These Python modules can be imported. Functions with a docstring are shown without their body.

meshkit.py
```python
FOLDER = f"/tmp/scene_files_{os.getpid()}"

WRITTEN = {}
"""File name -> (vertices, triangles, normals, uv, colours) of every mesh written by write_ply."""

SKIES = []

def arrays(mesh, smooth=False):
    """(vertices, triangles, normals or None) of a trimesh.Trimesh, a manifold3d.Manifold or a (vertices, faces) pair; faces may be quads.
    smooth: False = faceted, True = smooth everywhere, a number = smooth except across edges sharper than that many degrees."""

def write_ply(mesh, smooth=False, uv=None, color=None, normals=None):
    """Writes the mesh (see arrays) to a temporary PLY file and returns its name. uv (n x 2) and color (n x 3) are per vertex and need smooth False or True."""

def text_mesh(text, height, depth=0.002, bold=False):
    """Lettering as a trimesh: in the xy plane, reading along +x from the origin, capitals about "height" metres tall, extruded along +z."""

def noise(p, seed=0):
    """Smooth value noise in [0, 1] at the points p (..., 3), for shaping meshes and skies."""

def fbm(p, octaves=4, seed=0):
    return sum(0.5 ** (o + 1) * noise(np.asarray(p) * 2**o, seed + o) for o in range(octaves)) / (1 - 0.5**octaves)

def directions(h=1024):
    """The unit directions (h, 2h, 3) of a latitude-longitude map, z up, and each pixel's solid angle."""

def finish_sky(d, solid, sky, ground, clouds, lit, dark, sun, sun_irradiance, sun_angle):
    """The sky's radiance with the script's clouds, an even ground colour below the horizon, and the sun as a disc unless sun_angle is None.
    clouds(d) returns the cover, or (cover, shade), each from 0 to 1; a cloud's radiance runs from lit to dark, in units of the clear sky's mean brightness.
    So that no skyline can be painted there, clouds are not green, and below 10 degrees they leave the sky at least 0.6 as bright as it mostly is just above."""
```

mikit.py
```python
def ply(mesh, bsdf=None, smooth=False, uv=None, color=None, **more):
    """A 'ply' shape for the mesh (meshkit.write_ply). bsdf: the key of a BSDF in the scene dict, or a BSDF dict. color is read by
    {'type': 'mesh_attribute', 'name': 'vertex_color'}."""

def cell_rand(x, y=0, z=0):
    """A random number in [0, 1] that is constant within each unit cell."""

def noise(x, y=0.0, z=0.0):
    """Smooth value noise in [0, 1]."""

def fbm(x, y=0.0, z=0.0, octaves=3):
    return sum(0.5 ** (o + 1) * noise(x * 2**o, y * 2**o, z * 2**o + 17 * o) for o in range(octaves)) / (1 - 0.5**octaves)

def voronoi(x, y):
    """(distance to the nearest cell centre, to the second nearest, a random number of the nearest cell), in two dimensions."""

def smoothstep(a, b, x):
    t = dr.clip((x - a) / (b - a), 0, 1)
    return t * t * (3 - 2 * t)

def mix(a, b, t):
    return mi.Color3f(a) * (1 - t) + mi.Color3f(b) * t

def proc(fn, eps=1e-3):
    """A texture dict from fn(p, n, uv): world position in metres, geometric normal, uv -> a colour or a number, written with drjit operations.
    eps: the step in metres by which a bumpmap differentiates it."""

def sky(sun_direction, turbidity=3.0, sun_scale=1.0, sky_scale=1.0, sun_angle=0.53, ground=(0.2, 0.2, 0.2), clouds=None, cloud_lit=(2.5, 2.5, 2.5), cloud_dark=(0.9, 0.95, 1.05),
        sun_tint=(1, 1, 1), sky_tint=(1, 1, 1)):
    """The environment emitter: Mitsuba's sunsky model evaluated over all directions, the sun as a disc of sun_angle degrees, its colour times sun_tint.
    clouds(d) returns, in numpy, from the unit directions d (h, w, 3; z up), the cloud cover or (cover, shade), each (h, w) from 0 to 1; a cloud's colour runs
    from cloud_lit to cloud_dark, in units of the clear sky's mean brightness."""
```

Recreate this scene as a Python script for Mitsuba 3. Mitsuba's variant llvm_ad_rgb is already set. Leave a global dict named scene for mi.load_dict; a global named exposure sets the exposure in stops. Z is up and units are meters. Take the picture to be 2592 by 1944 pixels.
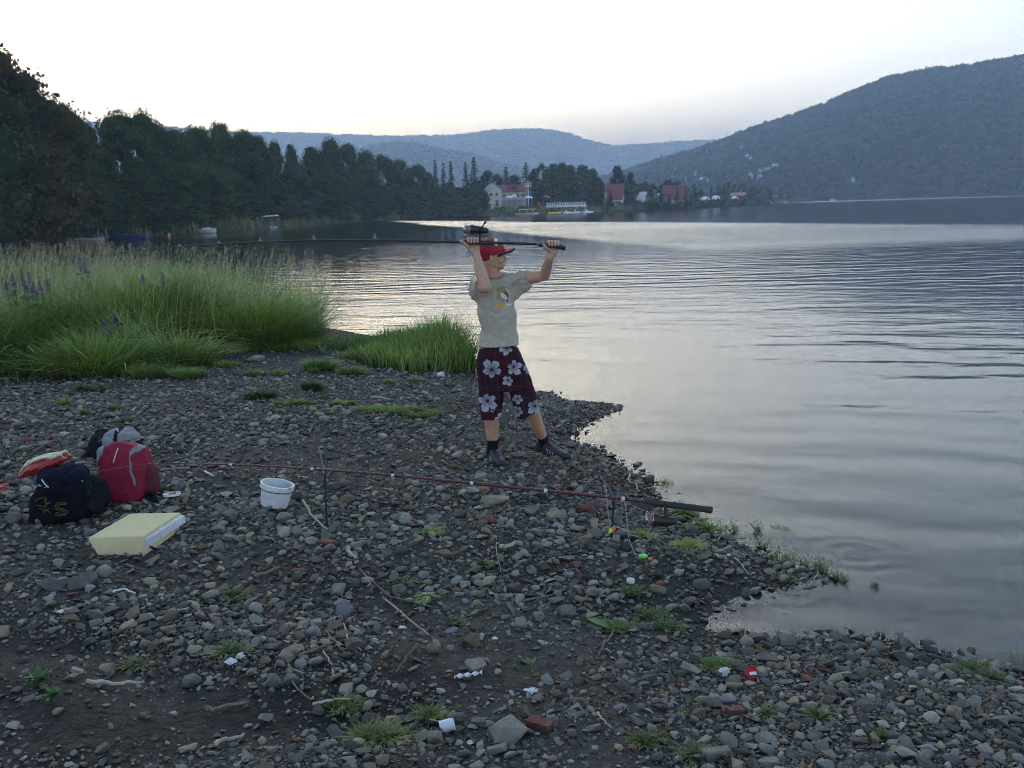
import math, random
import numpy as np, trimesh, drjit as dr, mitsuba as mi, mikit, meshkit
import manifold3d as m3, shapely
from shapely.geometry import Polygon
from scipy.spatial import ConvexHull
from scipy.interpolate import RegularGridInterpolator
from scipy.ndimage import distance_transform_edt, gaussian_filter
from mikit import noise, fbm, smoothstep, mix
random.seed(7); RNG = np.random.default_rng(7)
T = mi.ScalarTransform4f
scene, labels = {'type': 'scene'}, {}

# ---- camera: held about two metres above the lake, tilted a little down and a little to the side
CAM = np.array([0, 0, 2.0]); FOV = 57.0; PITCH = math.radians(10.58); ROLL = math.radians(1.7)
F = np.array([0, math.cos(PITCH), -math.sin(PITCH)]); U0 = np.array([0, math.sin(PITCH), math.cos(PITCH)]); R0 = np.array([1.0, 0, 0])
RV = math.cos(ROLL) * R0 - math.sin(ROLL) * U0; UV = math.cos(ROLL) * U0 + math.sin(ROLL) * R0
FP = 1296 / math.tan(math.radians(FOV / 2))
scene['camera'] = {'type': 'perspective', 'fov': FOV, 'fov_axis': 'x', 'near_clip': 0.05, 'far_clip': 20000.0, 'medium': {'type': 'ref', 'id': 'air'},
                   'to_world': T().look_at(origin=CAM.tolist(), target=(CAM + F).tolist(), up=UV.tolist())}
# ---- light: the sun has gone down behind the ridge on the left, only the sky is left
exposure = 3.52
AZ = math.radians(-14); EL = math.radians(20)
scene['sky'] = mikit.sky((math.sin(AZ) * math.cos(EL), math.cos(AZ) * math.cos(EL), math.sin(EL)), turbidity=4.0, sun_scale=0.0, sky_scale=1.0, sky_tint=(.96, .98, 1.03),
                         clouds=lambda d: (.8 * np.exp(-5.4 * d[..., 2]), np.clip((d[..., 2] - .03) / .30, 0, 1)), cloud_lit=(3.0, 2.88, 2.82), cloud_dark=(1.62, 1.8, 2.2))      # a thin even veil of high haze
# ---- air
scene['air'] = {'type': 'homogeneous', 'albedo': {'type': 'rgb', 'value': [0.76, 0.87, 1.0]}, 'sigma_t': {'type': 'rgb', 'value': [0.00037, 0.00040, 0.00044]}}
scene['haze'] = {'type': 'cube', 'to_world': T().translate([0, 3600, 212]).scale([6000, 4600, 217]), 'bsdf': {'type': 'null'}, 'interior': {'type': 'ref', 'id': 'air'}}
labels['haze'] = {'kind': 'stuff', 'label': 'thin blue evening haze hanging over the lake and hills', 'category': 'haze'}


def ray(px, py):
    d = F + (px - 1296) / FP * RV - (py - 972) / FP * UV
    return d / d[1]


def at(px, py, Y):
    """the place that lies Y metres ahead in the direction of a spot of the photograph"""
    return CAM + ray(px, py) * Y


# ---- helpers
def obj(key, mesh, bsdf, smooth=False, label=None, cat=None, group=None, kind=None, **k):
    key = num(key)
    scene[key] = mikit.ply(mesh, 'mat_' + bsdf, smooth=smooth, **k)
    tag(key, label, cat, group, kind)
    return key


def tag(key, label=None, cat=None, group=None, kind=None):
    d = {a: b for a, b in (('label', label), ('category', cat), ('group', group), ('kind', kind)) if b}
    if d: labels[key] = d


USED = {}
def num(key):
    n = USED.get(key, 0); USED[key] = n + 1
    return key if n == 0 else f'{key}_{n:03d}'


def thing(name, label, cat, group=None):
    key = num(name); tag(key, label, cat, group)
    return key


def cat_(ms): return trimesh.util.concatenate(ms)


def TM(v, f): return trimesh.Trimesh(np.asarray(v, float), np.asarray(f, int), process=False)


def tube(pts, rad, n=8, caps=True):
    """a tapered tube along a polyline"""
    p = np.asarray(pts, float); r = np.broadcast_to(np.asarray(rad, float), len(p))
    t = np.gradient(p, axis=0); t /= np.linalg.norm(t, axis=1, keepdims=True) + 1e-12
    a = np.array([0, 0, 1.0]) if abs(t[0][2]) < .9 else np.array([1.0, 0, 0])
    v = []
    for i in range(len(p)):
        u = np.cross(t[i], a); u /= np.linalg.norm(u) + 1e-12; w = np.cross(t[i], u); a = np.cross(u, t[i])
        ang = np.arange(n) * 2 * np.pi / n
        v.append(p[i] + r[i] * (np.cos(ang)[:, None] * u + np.sin(ang)[:, None] * w))
    v = np.vstack(v); k = np.arange(n); f = []
    for i in range(len(p) - 1):
        A, B = i * n + k, i * n + (k + 1) % n
        f += [np.stack([A, B, A + n], 1), np.stack([B, B + n, A + n], 1)]
    if caps:
        v = np.vstack([v, p[:1], p[-1:]]); c0, c1 = len(v) - 2, len(v) - 1; L = (len(p) - 1) * n
        f += [np.stack([(k + 1) % n, k, k * 0 + c0], 1), np.stack([L + k, L + (k + 1) % n, k * 0 + c1], 1)]
    return TM(v, np.vstack(f))


def box(sx, sy, sz, c=(0, 0, 0), rz=0):
    b = trimesh.creation.box((sx, sy, sz)); b.apply_translation(c)
    if rz: b.apply_transform(trimesh.transformations.rotation_matrix(rz, [0, 0, 1]))
    return b


def place(mesh, loc, rz=0, tilt=None):
    m = mesh.copy()
    if tilt is not None: m.apply_transform(trimesh.transformations.rotation_matrix(tilt[0], tilt[1]))
    if rz: m.apply_transform(trimesh.transformations.rotation_matrix(rz, [0, 0, 1]))
    m.apply_translation(loc); return m


def lathe(prof, n=32):
    m = trimesh.creation.revolve(np.asarray(prof, float), sections=n)
    if m.volume < 0: m.invert()
    return m


def grid_mesh(P):
    """P: (h, w, 3) points -> mesh"""
    h, w = P.shape[:2]; i = np.arange(h * w).reshape(h, w)
    a, b, c, d = i[:-1, :-1].ravel(), i[:-1, 1:].ravel(), i[1:, 1:].ravel(), i[1:, :-1].ravel()
    return TM(P.reshape(-1, 3), np.vstack([np.stack([a, b, c], 1), np.stack([a, c, d], 1)]))


def n2(x, y, s, seed=0, o=3):
    return meshkit.fbm(np.stack([np.asarray(x) * s, np.asarray(y) * s, np.zeros_like(x) + seed * 7.3], -1), o, seed)


# ---- materials
def mat(name, rgb, rough=.6, metallic=0.0, spec=.5, two=True, **k):
    c = rgb if isinstance(rgb, dict) else {'type': 'rgb', 'value': list(rgb)}
    b = {'type': 'principled', 'base_color': c, 'roughness': rough, 'metallic': metallic, 'specular': spec, **k}
    scene['mat_' + name] = {'type': 'twosided', 'b': b} if two else b
    return name


def mottled(a, b, s, n=2.0, amt=1.0, o=3):
    def fn(p, nn, uv): return mix(a, b, dr.clip((fbm(p.x * s, p.y * s, p.z * s, o) - .5) * n + .5, 0, 1) * amt)
    return mikit.proc(fn)
# =====================================================================  THE SETTING
SHORE = [(-9, 24), (-4.6, 18.5), (-2.9, 16.2), (-2.2, 15.2), (-1.6, 14.2), (-1.1, 13.2), (-.62, 11.8), (-.36, 10.9), (-.2, 10.35), (.1, 10.15), (.36, 10), (.44, 9.62), (.7, 9.45), (1.0, 9.32), (.92, 9.12), (.66, 8.75), (.45, 8.4), (.5, 8.1), (.58, 7.8),
         (.72, 7.4), (.86, 6.87), (1.0, 6.45), (.98, 5.95), (1.05, 5.6), (1.3, 5.2), (1.45, 4.95), (1.62, 4.83), (1.5, 4.72), (1.2, 4.62), (.98, 4.45), (.78, 4.26), (.86, 4.1), (1.1, 4.08), (1.6, 4.02), (1.9, 3.84), (2.15, 3.64), (2.6, 3.4), (4, 2.6), (9, 0), (9, -4), (-14, -4), (-14, 24)]
gx, gy = np.arange(-14, 9.01, .04), np.arange(-4, 24.01, .04)
GX, GY = np.meshgrid(gx, gy, indexing='ij')
inside = shapely.contains_xy(Polygon(SHORE), GX, GY)
SD = (distance_transform_edt(inside) - distance_transform_edt(~inside)) * .04
SD = gaussian_filter(SD, 1.2)
_hz = .36 * (1 - np.exp(-np.maximum(SD, 0) / 2.3)) - np.where(SD < 0, .42 * (1 - np.exp(-np.abs(np.minimum(SD, 0)) ** 1.6)) - np.minimum(SD + 2.5, 0) * .22, 0)
edge_n = (n2(GX, GY, 2.4, 3) - .5) * .07 + (n2(GX, GY, 9, 4) - .5) * .022
_hz = _hz + edge_n * (.35 + .65 * np.clip(SD * 1.2, 0, 1))
# old waterlines left low steps in the soil of the near bank
_s = n2(GX, GY, .9, 8) * 1.1 + GY * .9 + GX * .25
_step = (np.abs((_s * 1.35) % 1 - .5) - .25) * .13
_near = np.clip((4.7 - GY) / 1.0, 0, 1) * np.clip((.1 - GX) / .8, 0, 1)
_hz = gaussian_filter(_hz + _step * _near, .7)
_H = RegularGridInterpolator((gx, gy), _hz, bounds_error=False, fill_value=.3)
_S = RegularGridInterpolator((gx, gy), SD, bounds_error=False, fill_value=3.0)
def _at(f, x, y): return f(np.stack([np.asarray(x, float), np.asarray(y, float)], -1)).reshape(np.shape(x))
def H(x, y): return _at(_H, x, y)
def SDF(x, y): return _at(_S, x, y)


def gp(px, py, lift=0.0):
    """the spot of beach (or shallow lake bed) seen there"""
    d = ray(px, py); Y = (.15 - 2) / d[2]
    for _ in range(25): Y = .5 * Y + .5 * (float(H(d[0] * Y, Y)) - 2) / d[2]
    p = CAM + d * Y; p[2] = float(H(p[0], p[1])) + lift; return p


def soil(p, nn, uv):
    a = fbm(p.x * 2.2, p.y * 2.2, 0, 3); b = fbm(p.x * 23, p.y * 23, p.z * 23, 3); c = noise(p.x * 140, p.y * 140, p.z * 140)
    wet = smoothstep(.02, .11, p.z + (a - .5) * .08)
    col = mix((.018, .0155, .013), (.056, .049, .041), smoothstep(.25, .75, a * .5 + b * .5))
    col = mix(col, (.11, .10, .09), smoothstep(.62, .9, c) * .45)
    col = col * (.62 + .38 * wet)
    damp = smoothstep(.46, .62, fbm(p.x * .8 + 3, p.y * 1.1, 9, 3)) * smoothstep(5.2, 3.6, p.y) * smoothstep(.9, -.3, p.x)      # seepage in the near bank
    col = col * (1 - .5 * damp)
    mud = smoothstep(-.06, -.6, p.z)
    return mix(col, (.036, .038, .036), mud)
def soil_bump(p, nn, uv): return fbm(p.x * 38, p.y * 38, p.z * 38, 3) * .016 + noise(p.x * 190, p.y * 190, 0) * .0028
scene['mat_soil'] = {'type': 'bumpmap', 'b': {'type': 'principled', 'base_color': mikit.proc(soil), 'roughness': .8, 'specular': .35}, 't': mikit.proc(soil_bump, eps=2e-3), 'scale': 1.0}
bx, by = np.arange(-13.5, 8.6, .055), np.concatenate([np.arange(-3.5, 2, .2), np.arange(2, 12.5, .05), np.arange(12.5, 23.6, .15)])
bx = np.concatenate([np.arange(-13.5, -6.5, .2), np.arange(-6.5, 3.2, .05), np.arange(3.2, 8.6, .2)])
BX, BY = np.meshgrid(bx, by)
obj('beach', grid_mesh(np.stack([BX, BY, H(BX, BY) + (n2(BX, BY, 26, 5) - .5) * .012], -1)), 'soil', smooth=True, kind='structure', label='stony shingle beach of dark soil and grey gravel at the lake edge')

# ---- the lake: small swell, ruffled by the wind in a long streak across the middle
def swell(p, nn, uv):
    w = fbm(p.x * .09, p.y * .16, 0, 2) * 7 + fbm(p.x * .7, p.y * .7, 3, 2) * 5
    far = smoothstep(75, 30, p.y)
    mid = smoothstep(9, 17, p.y)
    am = .25 + 1.1 * smoothstep(.35, .7, noise(p.x * .07 + 4, p.y * .16))
    h = .0029 * mi.Float(dr.sin((p.y + p.x * .28) * 4.6 + w)) * am * (.7 + .3 * mid) + .0023 * dr.sin((p.y + p.x * (.34 - .42 * mid)) * 7.9 + w * 1.5) * am * (.8 + .2 * mid)
    h += .0075 * (noise(p.x * .55 + 5, p.y * 1.5 + p.x * .4, 1) - .5) * (.7 + .3 * mid) + .0044 * (noise(p.x * 2.0, p.y * 5.5 + p.x * 1.2, 2) - .5)
    h += .0015 * (noise(p.x * 7, p.y * 15, 5) - .5)
    r = dr.sqrt(dr.square(p.x - 1.93) + dr.square(p.y - 5.1)); r2 = dr.sqrt(dr.square(p.x - 1.42) + dr.square(p.y - 4.62))
    ring = .0012 * dr.sin(r * 42) * dr.exp(-dr.square((r - .2) / .13)) + .0007 * dr.sin(r2 * 46) * dr.exp(-dr.square((r2 - .14) / .1))
    return h * far + ring
def ruffle(p, nn, uv):
    q = p.y + (fbm(p.x * .02, p.y * .03, 1, 3) - .5) * 14
    lo, hi = dr.maximum(80 - 5 * p.x, 38.0), dr.maximum(142 - 2.6 * p.x, 56.0)
    a = smoothstep(lo - 5, lo + 6, q) * smoothstep(hi + 9, hi - 6, q)
    far = smoothstep(520, 575, p.y + (fbm(p.x * .02, p.y * .02, 8, 2) - .5) * 60) * smoothstep(120, 190, p.x)
    edge = smoothstep(-36, -14, p.x + (fbm(p.x * .05, p.y * .03, 5, 2) - .5) * 16)
    return dr.maximum(a * edge * (.55 + .6 * fbm(p.x * .06, p.y * .12, 2, 2)), far)
scene['mat_water_smooth'] = {'type': 'bumpmap', 'b': {'type': 'roughdielectric', 'int_ior': 1.36, 'ext_ior': 1.0, 'alpha': .012, 'distribution': 'beckmann'}, 't': mikit.proc(swell, eps=6e-3), 'scale': 1.0}
scene['mat_water_rough'] = {'type': 'roughdielectric', 'int_ior': 1.36, 'ext_ior': 1.0, 'alpha': .16, 'distribution': 'beckmann'}
scene['mat_water'] = {'type': 'blendbsdf', 'weight': mikit.proc(ruffle), 'a': {'type': 'ref', 'id': 'mat_water_smooth'}, 'b': {'type': 'ref', 'id': 'mat_water_rough'}}
wy = np.concatenate([np.arange(1.5, 30, 3), np.arange(30, 1000, 30)]); wx = np.concatenate([np.arange(-900, -30, 60), np.arange(-30, 31, 5), np.arange(60, 1600, 60)])
WX, WY = np.meshgrid(wx, wy)
obj('lake_water', grid_mesh(np.stack([WX, WY, WX * 0], -1)), 'water', kind='structure', label='calm lake water with small ripples reflecting the evening sky')
mat('bed', mottled((.02, .022, .02), (.035, .036, .03), .4), .9)
g = np.array([[-5900, -900, -3.4], [5900, -900, -3.4], [5900, 8100, -3.4], [-5900, 8100, -3.4]], float)
obj('ground', TM(g, [[0, 1, 2], [0, 2, 3]]), 'bed', kind='structure', label='dark ground of the lake bed and the valley')

# ---- the left bank and the point with the resort
LAND = [(-75, 5), (-60, 30), (-50, 62), (-45, 79), (-44.6, 99), (-41, 108), (-38, 120), (-36.2, 133), (-34.5, 150), (-33.5, 170), (-33, 189), (-29, 225), (-23.5, 266), (-14, 274), (-4, 277), (10, 279), (23, 281), (33, 287), (42, 294), (60, 335), (84, 392), (108, 455), (140, 530), (172, 596), (203, 632),
        (206, 645), (196, 660), (160, 690), (100, 750), (-60, 900), (-240, 900), (-240, 5)]
lx, ly = np.arange(-240, 262, 2.0), np.arange(4, 902, 2.0)
LX, LY = np.meshgrid(lx, ly, indexing='ij')
lin = shapely.contains_xy(Polygon(LAND), LX, LY)
LSD = gaussian_filter((distance_transform_edt(lin) - distance_transform_edt(~lin)) * 2.0, .8)
_lz = np.where(LSD > 0, 2.6 * (1 - np.exp(-np.maximum(LSD, 0) / 11)) + .015 * np.maximum(LSD, 0), np.maximum(LSD * .35, -3.6)) + (n2(LX, LY, .12, 9) - .5) * .7 * np.clip(LSD / 4, 0, 1)
_L = RegularGridInterpolator((lx, ly), _lz, bounds_error=False, fill_value=3.0)
def HL(x, y): return _at(_L, x, y)
def bank(p, nn, uv):
    a = fbm(p.x * .14, p.y * .14, 0, 3); b = fbm(p.x * .9, p.y * .9, p.z * .9, 2)
    c = mix((.035, .045, .022), (.075, .08, .035), smoothstep(.3, .7, a * .6 + b * .4))
    return mix((.10, .09, .075), c, smoothstep(.25, .75, p.z + (b - .5) * .5))
scene['mat_bank'] = {'type': 'diffuse', 'reflectance': mikit.proc(bank)}
obj('shore', grid_mesh(np.stack([LX, LY, _lz], -1).transpose(1, 0, 2)), 'bank', smooth=True, kind='structure', label='low grassy bank along the left side of the lake and its point')


def on_shore(px, py):
    d = ray(px, py); Y = (.5 - 2) / d[2] if d[2] < -.002 else 300.0
    best = None
    for y in np.linspace(60, 880, 1640):
        p = CAM + d * y
        if p[2] <= float(HL(p[0], y)): return np.array([p[0], y, float(HL(p[0], y))])
    return at(px, py, 300)


# ---- hills: terrain and the woods on it
mat('hill_soil', mottled((.013, .019, .014), (.020, .025, .017), .02), .95, spec=.1)
def wood(p, nn, uv):
    t = noise(p.x * .11, p.y * .11, 0); a = fbm(p.x * .006, p.y * .006, p.z * .006, 3)
    c = mix((.014, .019, .014), (.019, .024, .016), uv.x)
    c = mix(c, (.05, .036, .022), smoothstep(.62, .85, uv.y) * .6)
    return c * (.75 + .5 * a)
scene['mat_wood'] = {'type': 'diffuse', 'reflectance': mikit.proc(wood)}


def hill(label, prof, db, drr, nu, nv, relief, key='hill', over=1.5):
    px = np.linspace(prof[0][0], prof[-1][0], nu); py = np.interp(px, *zip(*prof))
    py = gaussian_filter(py, nu / 160)
    dirs = np.array([ray(a, b) for a, b in zip(px, py)])
    Db, Dr = (np.interp(px, *zip(*d)) if not np.isscalar(d) else np.full(nu, float(d)) for d in (db, drr))
    t = np.linspace(0, over, nv)[:, None]
    D = Db + (Dr - Db) * t
    zr = dirs[:, 2] * Dr + 2.0
    X = dirs[:, 0] * D
    Z = np.where(t <= 1, -3.0 + (zr + 3) * np.clip(t, 0, 1) ** .92, zr - (zr + 3) * .9 * np.maximum(t - 1, 0) ** 1.3)
    Z = Z + (n2(X, D, 1 / relief[0], 11) - .5) * relief[1] * np.clip(t * (1 - t) * 4, 0, 1)
    P = np.stack([X, np.broadcast_to(D, X.shape), Z], -1)
    obj(key, grid_mesh(P), 'hill_soil', smooth=True, kind='structure', label=label)
    return P


def bump_trees(P, n, hgt, wid, tmax, ridge, seed, sides=6, conif=.35):
    """many small tree crowns standing on the surface P"""
    rng = np.random.default_rng(seed); nv, nu = P.shape[:2]
    u = rng.random(n) * (nu - 1.001); v = rng.random(n) ** .8 * tmax * (nv - 1)
    u = np.concatenate([u, np.linspace(0, nu - 1.01, ridge) + rng.normal(0, .05, ridge)]).clip(0, nu - 1.01); v = np.concatenate([v, tmax * (nv - 1) + rng.normal(0, .3, ridge)]).clip(0, nv - 1.01)
    i, j = v.astype(int), u.astype(int); a, b = (v - i)[:, None], (u - j)[:, None]
    p = (P[i, j] * (1 - b) + P[i, j + 1] * b) * (1 - a) + (P[i + 1, j] * (1 - b) + P[i + 1, j + 1] * b) * a
    k = p[:, 2] > 1.5; p = p[k]; N = len(p)
    h = hgt * rng.uniform(.65, 1.35, N); w = wid * rng.uniform(.7, 1.3, N)
    con = rng.random(N) < conif; h[con] *= 1.2; w[con] *= .6
    ang = np.arange(sides) * 2 * np.pi / sides
    zs = [-.12, .35, .72]
    rd, rc = np.array([.78, 1.0, .72]), np.array([1.0, .66, .3])
    rr = np.where(con[:, None], rc, rd) * w[:, None] * .5
    V = np.zeros((N, 3 * sides + 1, 3))
    for q in range(3):
        jit = rng.uniform(.72, 1.28, (N, sides))
        aa = ang + rng.random((N, 1)) * 6.28
        V[:, q * sides:(q + 1) * sides, 0] = np.cos(aa) * rr[:, q:q + 1] * jit
        V[:, q * sides:(q + 1) * sides, 1] = np.sin(aa) * rr[:, q:q + 1] * jit
        V[:, q * sides:(q + 1) * sides, 2] = zs[q] * h[:, None] + rng.normal(0, .06, (N, sides)) * h[:, None]
    V[:, -1, 2] = h
    V += p[:, None, :]
    f = []
    for q in range(2):
        for s in range(sides):
            A, B = q * sides + s, q * sides + (s + 1) % sides
            f += [[A, B, B + sides], [A, B + sides, A + sides]]
    f += [[2 * sides + s, 2 * sides + (s + 1) % sides, 3 * sides] for s in range(sides)]
    Fc = (np.array(f)[None] + (np.arange(N) * (3 * sides + 1))[:, None, None]).reshape(-1, 3)
    uv = np.repeat(np.stack([rng.random(N), rng.random(N)], 1), 3 * sides + 1, 0)
    return TM(V.reshape(-1, 3), Fc), uv


RIGHT = [(1380, 500), (1500, 468), (1603, 437), (1660, 418), (1703, 405), (1771, 388), (1830, 366), (1893, 337), (1982, 310), (2047, 289), (2103, 267), (2184, 231), (2244, 207), (2345, 187), (2466, 174), (2592, 152), (2900, 90), (3300, 60), (3700, 90)]
P1 = hill('long wooded hill rising on the right side of the lake', RIGHT, [(1380, 900), (2000, 760), (2592, 712), (3700, 700)], [(1380, 1350), (2000, 1350), (2592, 1300), (3700, 1250)], 300, 60, (120, 26))
P2 = hill('pale blue far mountain ridge across the back of the lake', [(-300, 330), (0, 300), (210, 308), (390, 318), (560, 334), (660, 337), (760, 336), (850, 342), (1000, 346), (1150, 343), (1200, 337), (1260, 328), (1350, 327), (1400, 330), (1450, 343), (1500, 360), (1540, 371), (1600, 368), (1700, 361), (1780, 356), (1850, 357), (1950, 365), (2100, 380), (2500, 400)], 2700, 4000, 260, 40, (420, 90))
P3 = hill('hazy middle ridge in front of the far mountains', [(640, 470), (760, 425), (860, 392), (940, 376), (1000, 365), (1060, 369), (1095, 381), (1190, 395), (1260, 422), (1330, 432), (1420, 440), (1540, 455), (1700, 490)], 1700, 2400, 200, 40, (200, 40))
m, uv = bump_trees(P1, 17000, 7.5, 15, .667, 420, 21)
obj('forest', m, 'wood', smooth=True, uv=uv, kind='stuff', label='dense dark forest covering the long hill on the right')
m, uv = bump_trees(P2, 3500, 5, 40, .667, 420, 22, 5)
obj('forest', m, 'wood', smooth=True, uv=uv, kind='stuff', label='pale blue forest on the far mountain ridge')
m, uv = bump_trees(P3, 2500, 9, 24, .667, 200, 23, 5)
obj('forest', m, 'wood', smooth=True, uv=uv, kind='stuff', label='hazy forest on the middle ridge behind the resort')
# =====================================================================  TREES OF THE LEFT BANK AND OF THE POINT
def leafmat(name, a, b, c=None):
    def fn(p, nn, uv):
        k = mix(a, b, uv.x)
        if c is not None: k = mix(k, c, smoothstep(.6, .95, uv.y))
        return k * (.7 + .6 * noise(p.x * .5, p.y * .5, p.z * .5))
    scene['mat_' + name] = {'type': 'twosided', 'b': {'type': 'diffuse', 'reflectance': mikit.proc(fn)}}
leafmat('leaf_dark', (.022, .042, .014), (.055, .078, .024), (.080, .080, .028))
leafmat('leaf_mid', (.034, .058, .020), (.070, .094, .034), (.09, .092, .036))
leafmat('leaf_pale', (.045, .060, .034), (.082, .098, .058))
leafmat('leaf_brown', (.036, .040, .014), (.085, .066, .026), (.11, .066, .026))
leafmat('needle', (.018, .028, .020), (.034, .044, .030))
mat('bark', mottled((.05, .042, .035), (.10, .09, .075), 2.5), .9, spec=.2)
ICO = trimesh.creation.icosphere(1)


def leaf_cloud(P, Nn, size, rng, flat=.55):
    """irregular leaf sprays (two triangles, folded) at P facing about Nn"""
    n = len(P); a = rng.normal(size=(n, 3)); nn = Nn + a * flat; nn /= np.linalg.norm(nn, axis=1, keepdims=True)
    u = np.cross(nn, rng.normal(size=(n, 3))); u /= np.linalg.norm(u, axis=1, keepdims=True); w = np.cross(nn, u)
    s = (size * rng.uniform(.55, 1.35, n))[:, None]
    q = [P - u * s, P - w * s * .55 + nn * s * .15, P + u * s * rng.uniform(.6, 1.2, (n, 1)), P + w * s * .6 + nn * s * .12]
    V = np.stack(q, 1).reshape(-1, 3); k = np.arange(n)[:, None] * 4
    Fc = np.concatenate([k + [0, 1, 3], k + [1, 2, 3]], 0)
    return V, Fc, np.repeat(np.stack([rng.random(n), rng.random(n)], 1), 4, 0)


def broadleaf(seed, nl, leaf, lobes=30, low=.12, width=.42, pointy=1.0):
    """a unit-height tree: (trunk mesh, crown mesh, crown uv)"""
    rng = np.random.default_rng(seed); parts = []
    trunk = [tube([[0, 0, -.04], [.004, 0, .15], [.012, .008, .4], [.0, .012, .7]], [.022, .017, .012, .004], 7)]
    C, Rr = [], []
    for i in range(lobes):
        z = low + (1 - low) * ((i + .5) / lobes) ** .9
        env = width * math.sin(math.pi * min(.97, (z - low) / (1.02 - low) * .86 + .14)) ** (.75 * pointy)
        r = rng.uniform(.085, .15) * (.85 + .4 * (1 - z))
        a = i * 2.4 + rng.normal() * .5; d = max(env - r * .8, 0) * rng.uniform(.55, 1.05)
        c = np.array([math.cos(a) * d, math.sin(a) * d, min(z, 1.0 - r * .8)])
        C.append(c); Rr.append(np.array([r * rng.uniform(.9, 1.35), r * rng.uniform(.9, 1.35), r * rng.uniform(.7, 1.0)]))
        if i % 3 == 0: trunk.append(tube([[.006, .004, max(.12, c[2] - .22)], c * [.5, .5, 1] - [0, 0, .07], c], [.009, .006, .002], 5))
    V, Fc, UVs, o = [], [], [], 0
    per = np.array([np.prod(r) ** (2 / 3) for r in Rr]); per = (per / per.sum() * nl).astype(int)
    for c, r, n in zip(C, Rr, per):
        d = rng.normal(size=(n, 3)); d[:, 2] = d[:, 2] + .25; d /= np.linalg.norm(d, axis=1, keepdims=True)
        P = c + d * r * (rng.uniform(.55, 1.22, (n, 1)))
        v, f, uv = leaf_cloud(P, d, leaf, rng); uv[:, 0] = np.clip(uv[:, 0] * .6 + rng.random() * .4, 0, 1)
        V.append(v); Fc.append(f + o); UVs.append(uv); o += len(v)
        core = ICO.vertices * r * .66 * rng.uniform(.85, 1.15, (len(ICO.vertices), 1)) + c
        V.append(core); Fc.append(ICO.faces + o); UVs.append(np.full((len(core), 2), .12)); o += len(core)
    return cat_(trunk), TM(np.vstack(V), np.vstack(Fc)), np.vstack(UVs)


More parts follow.
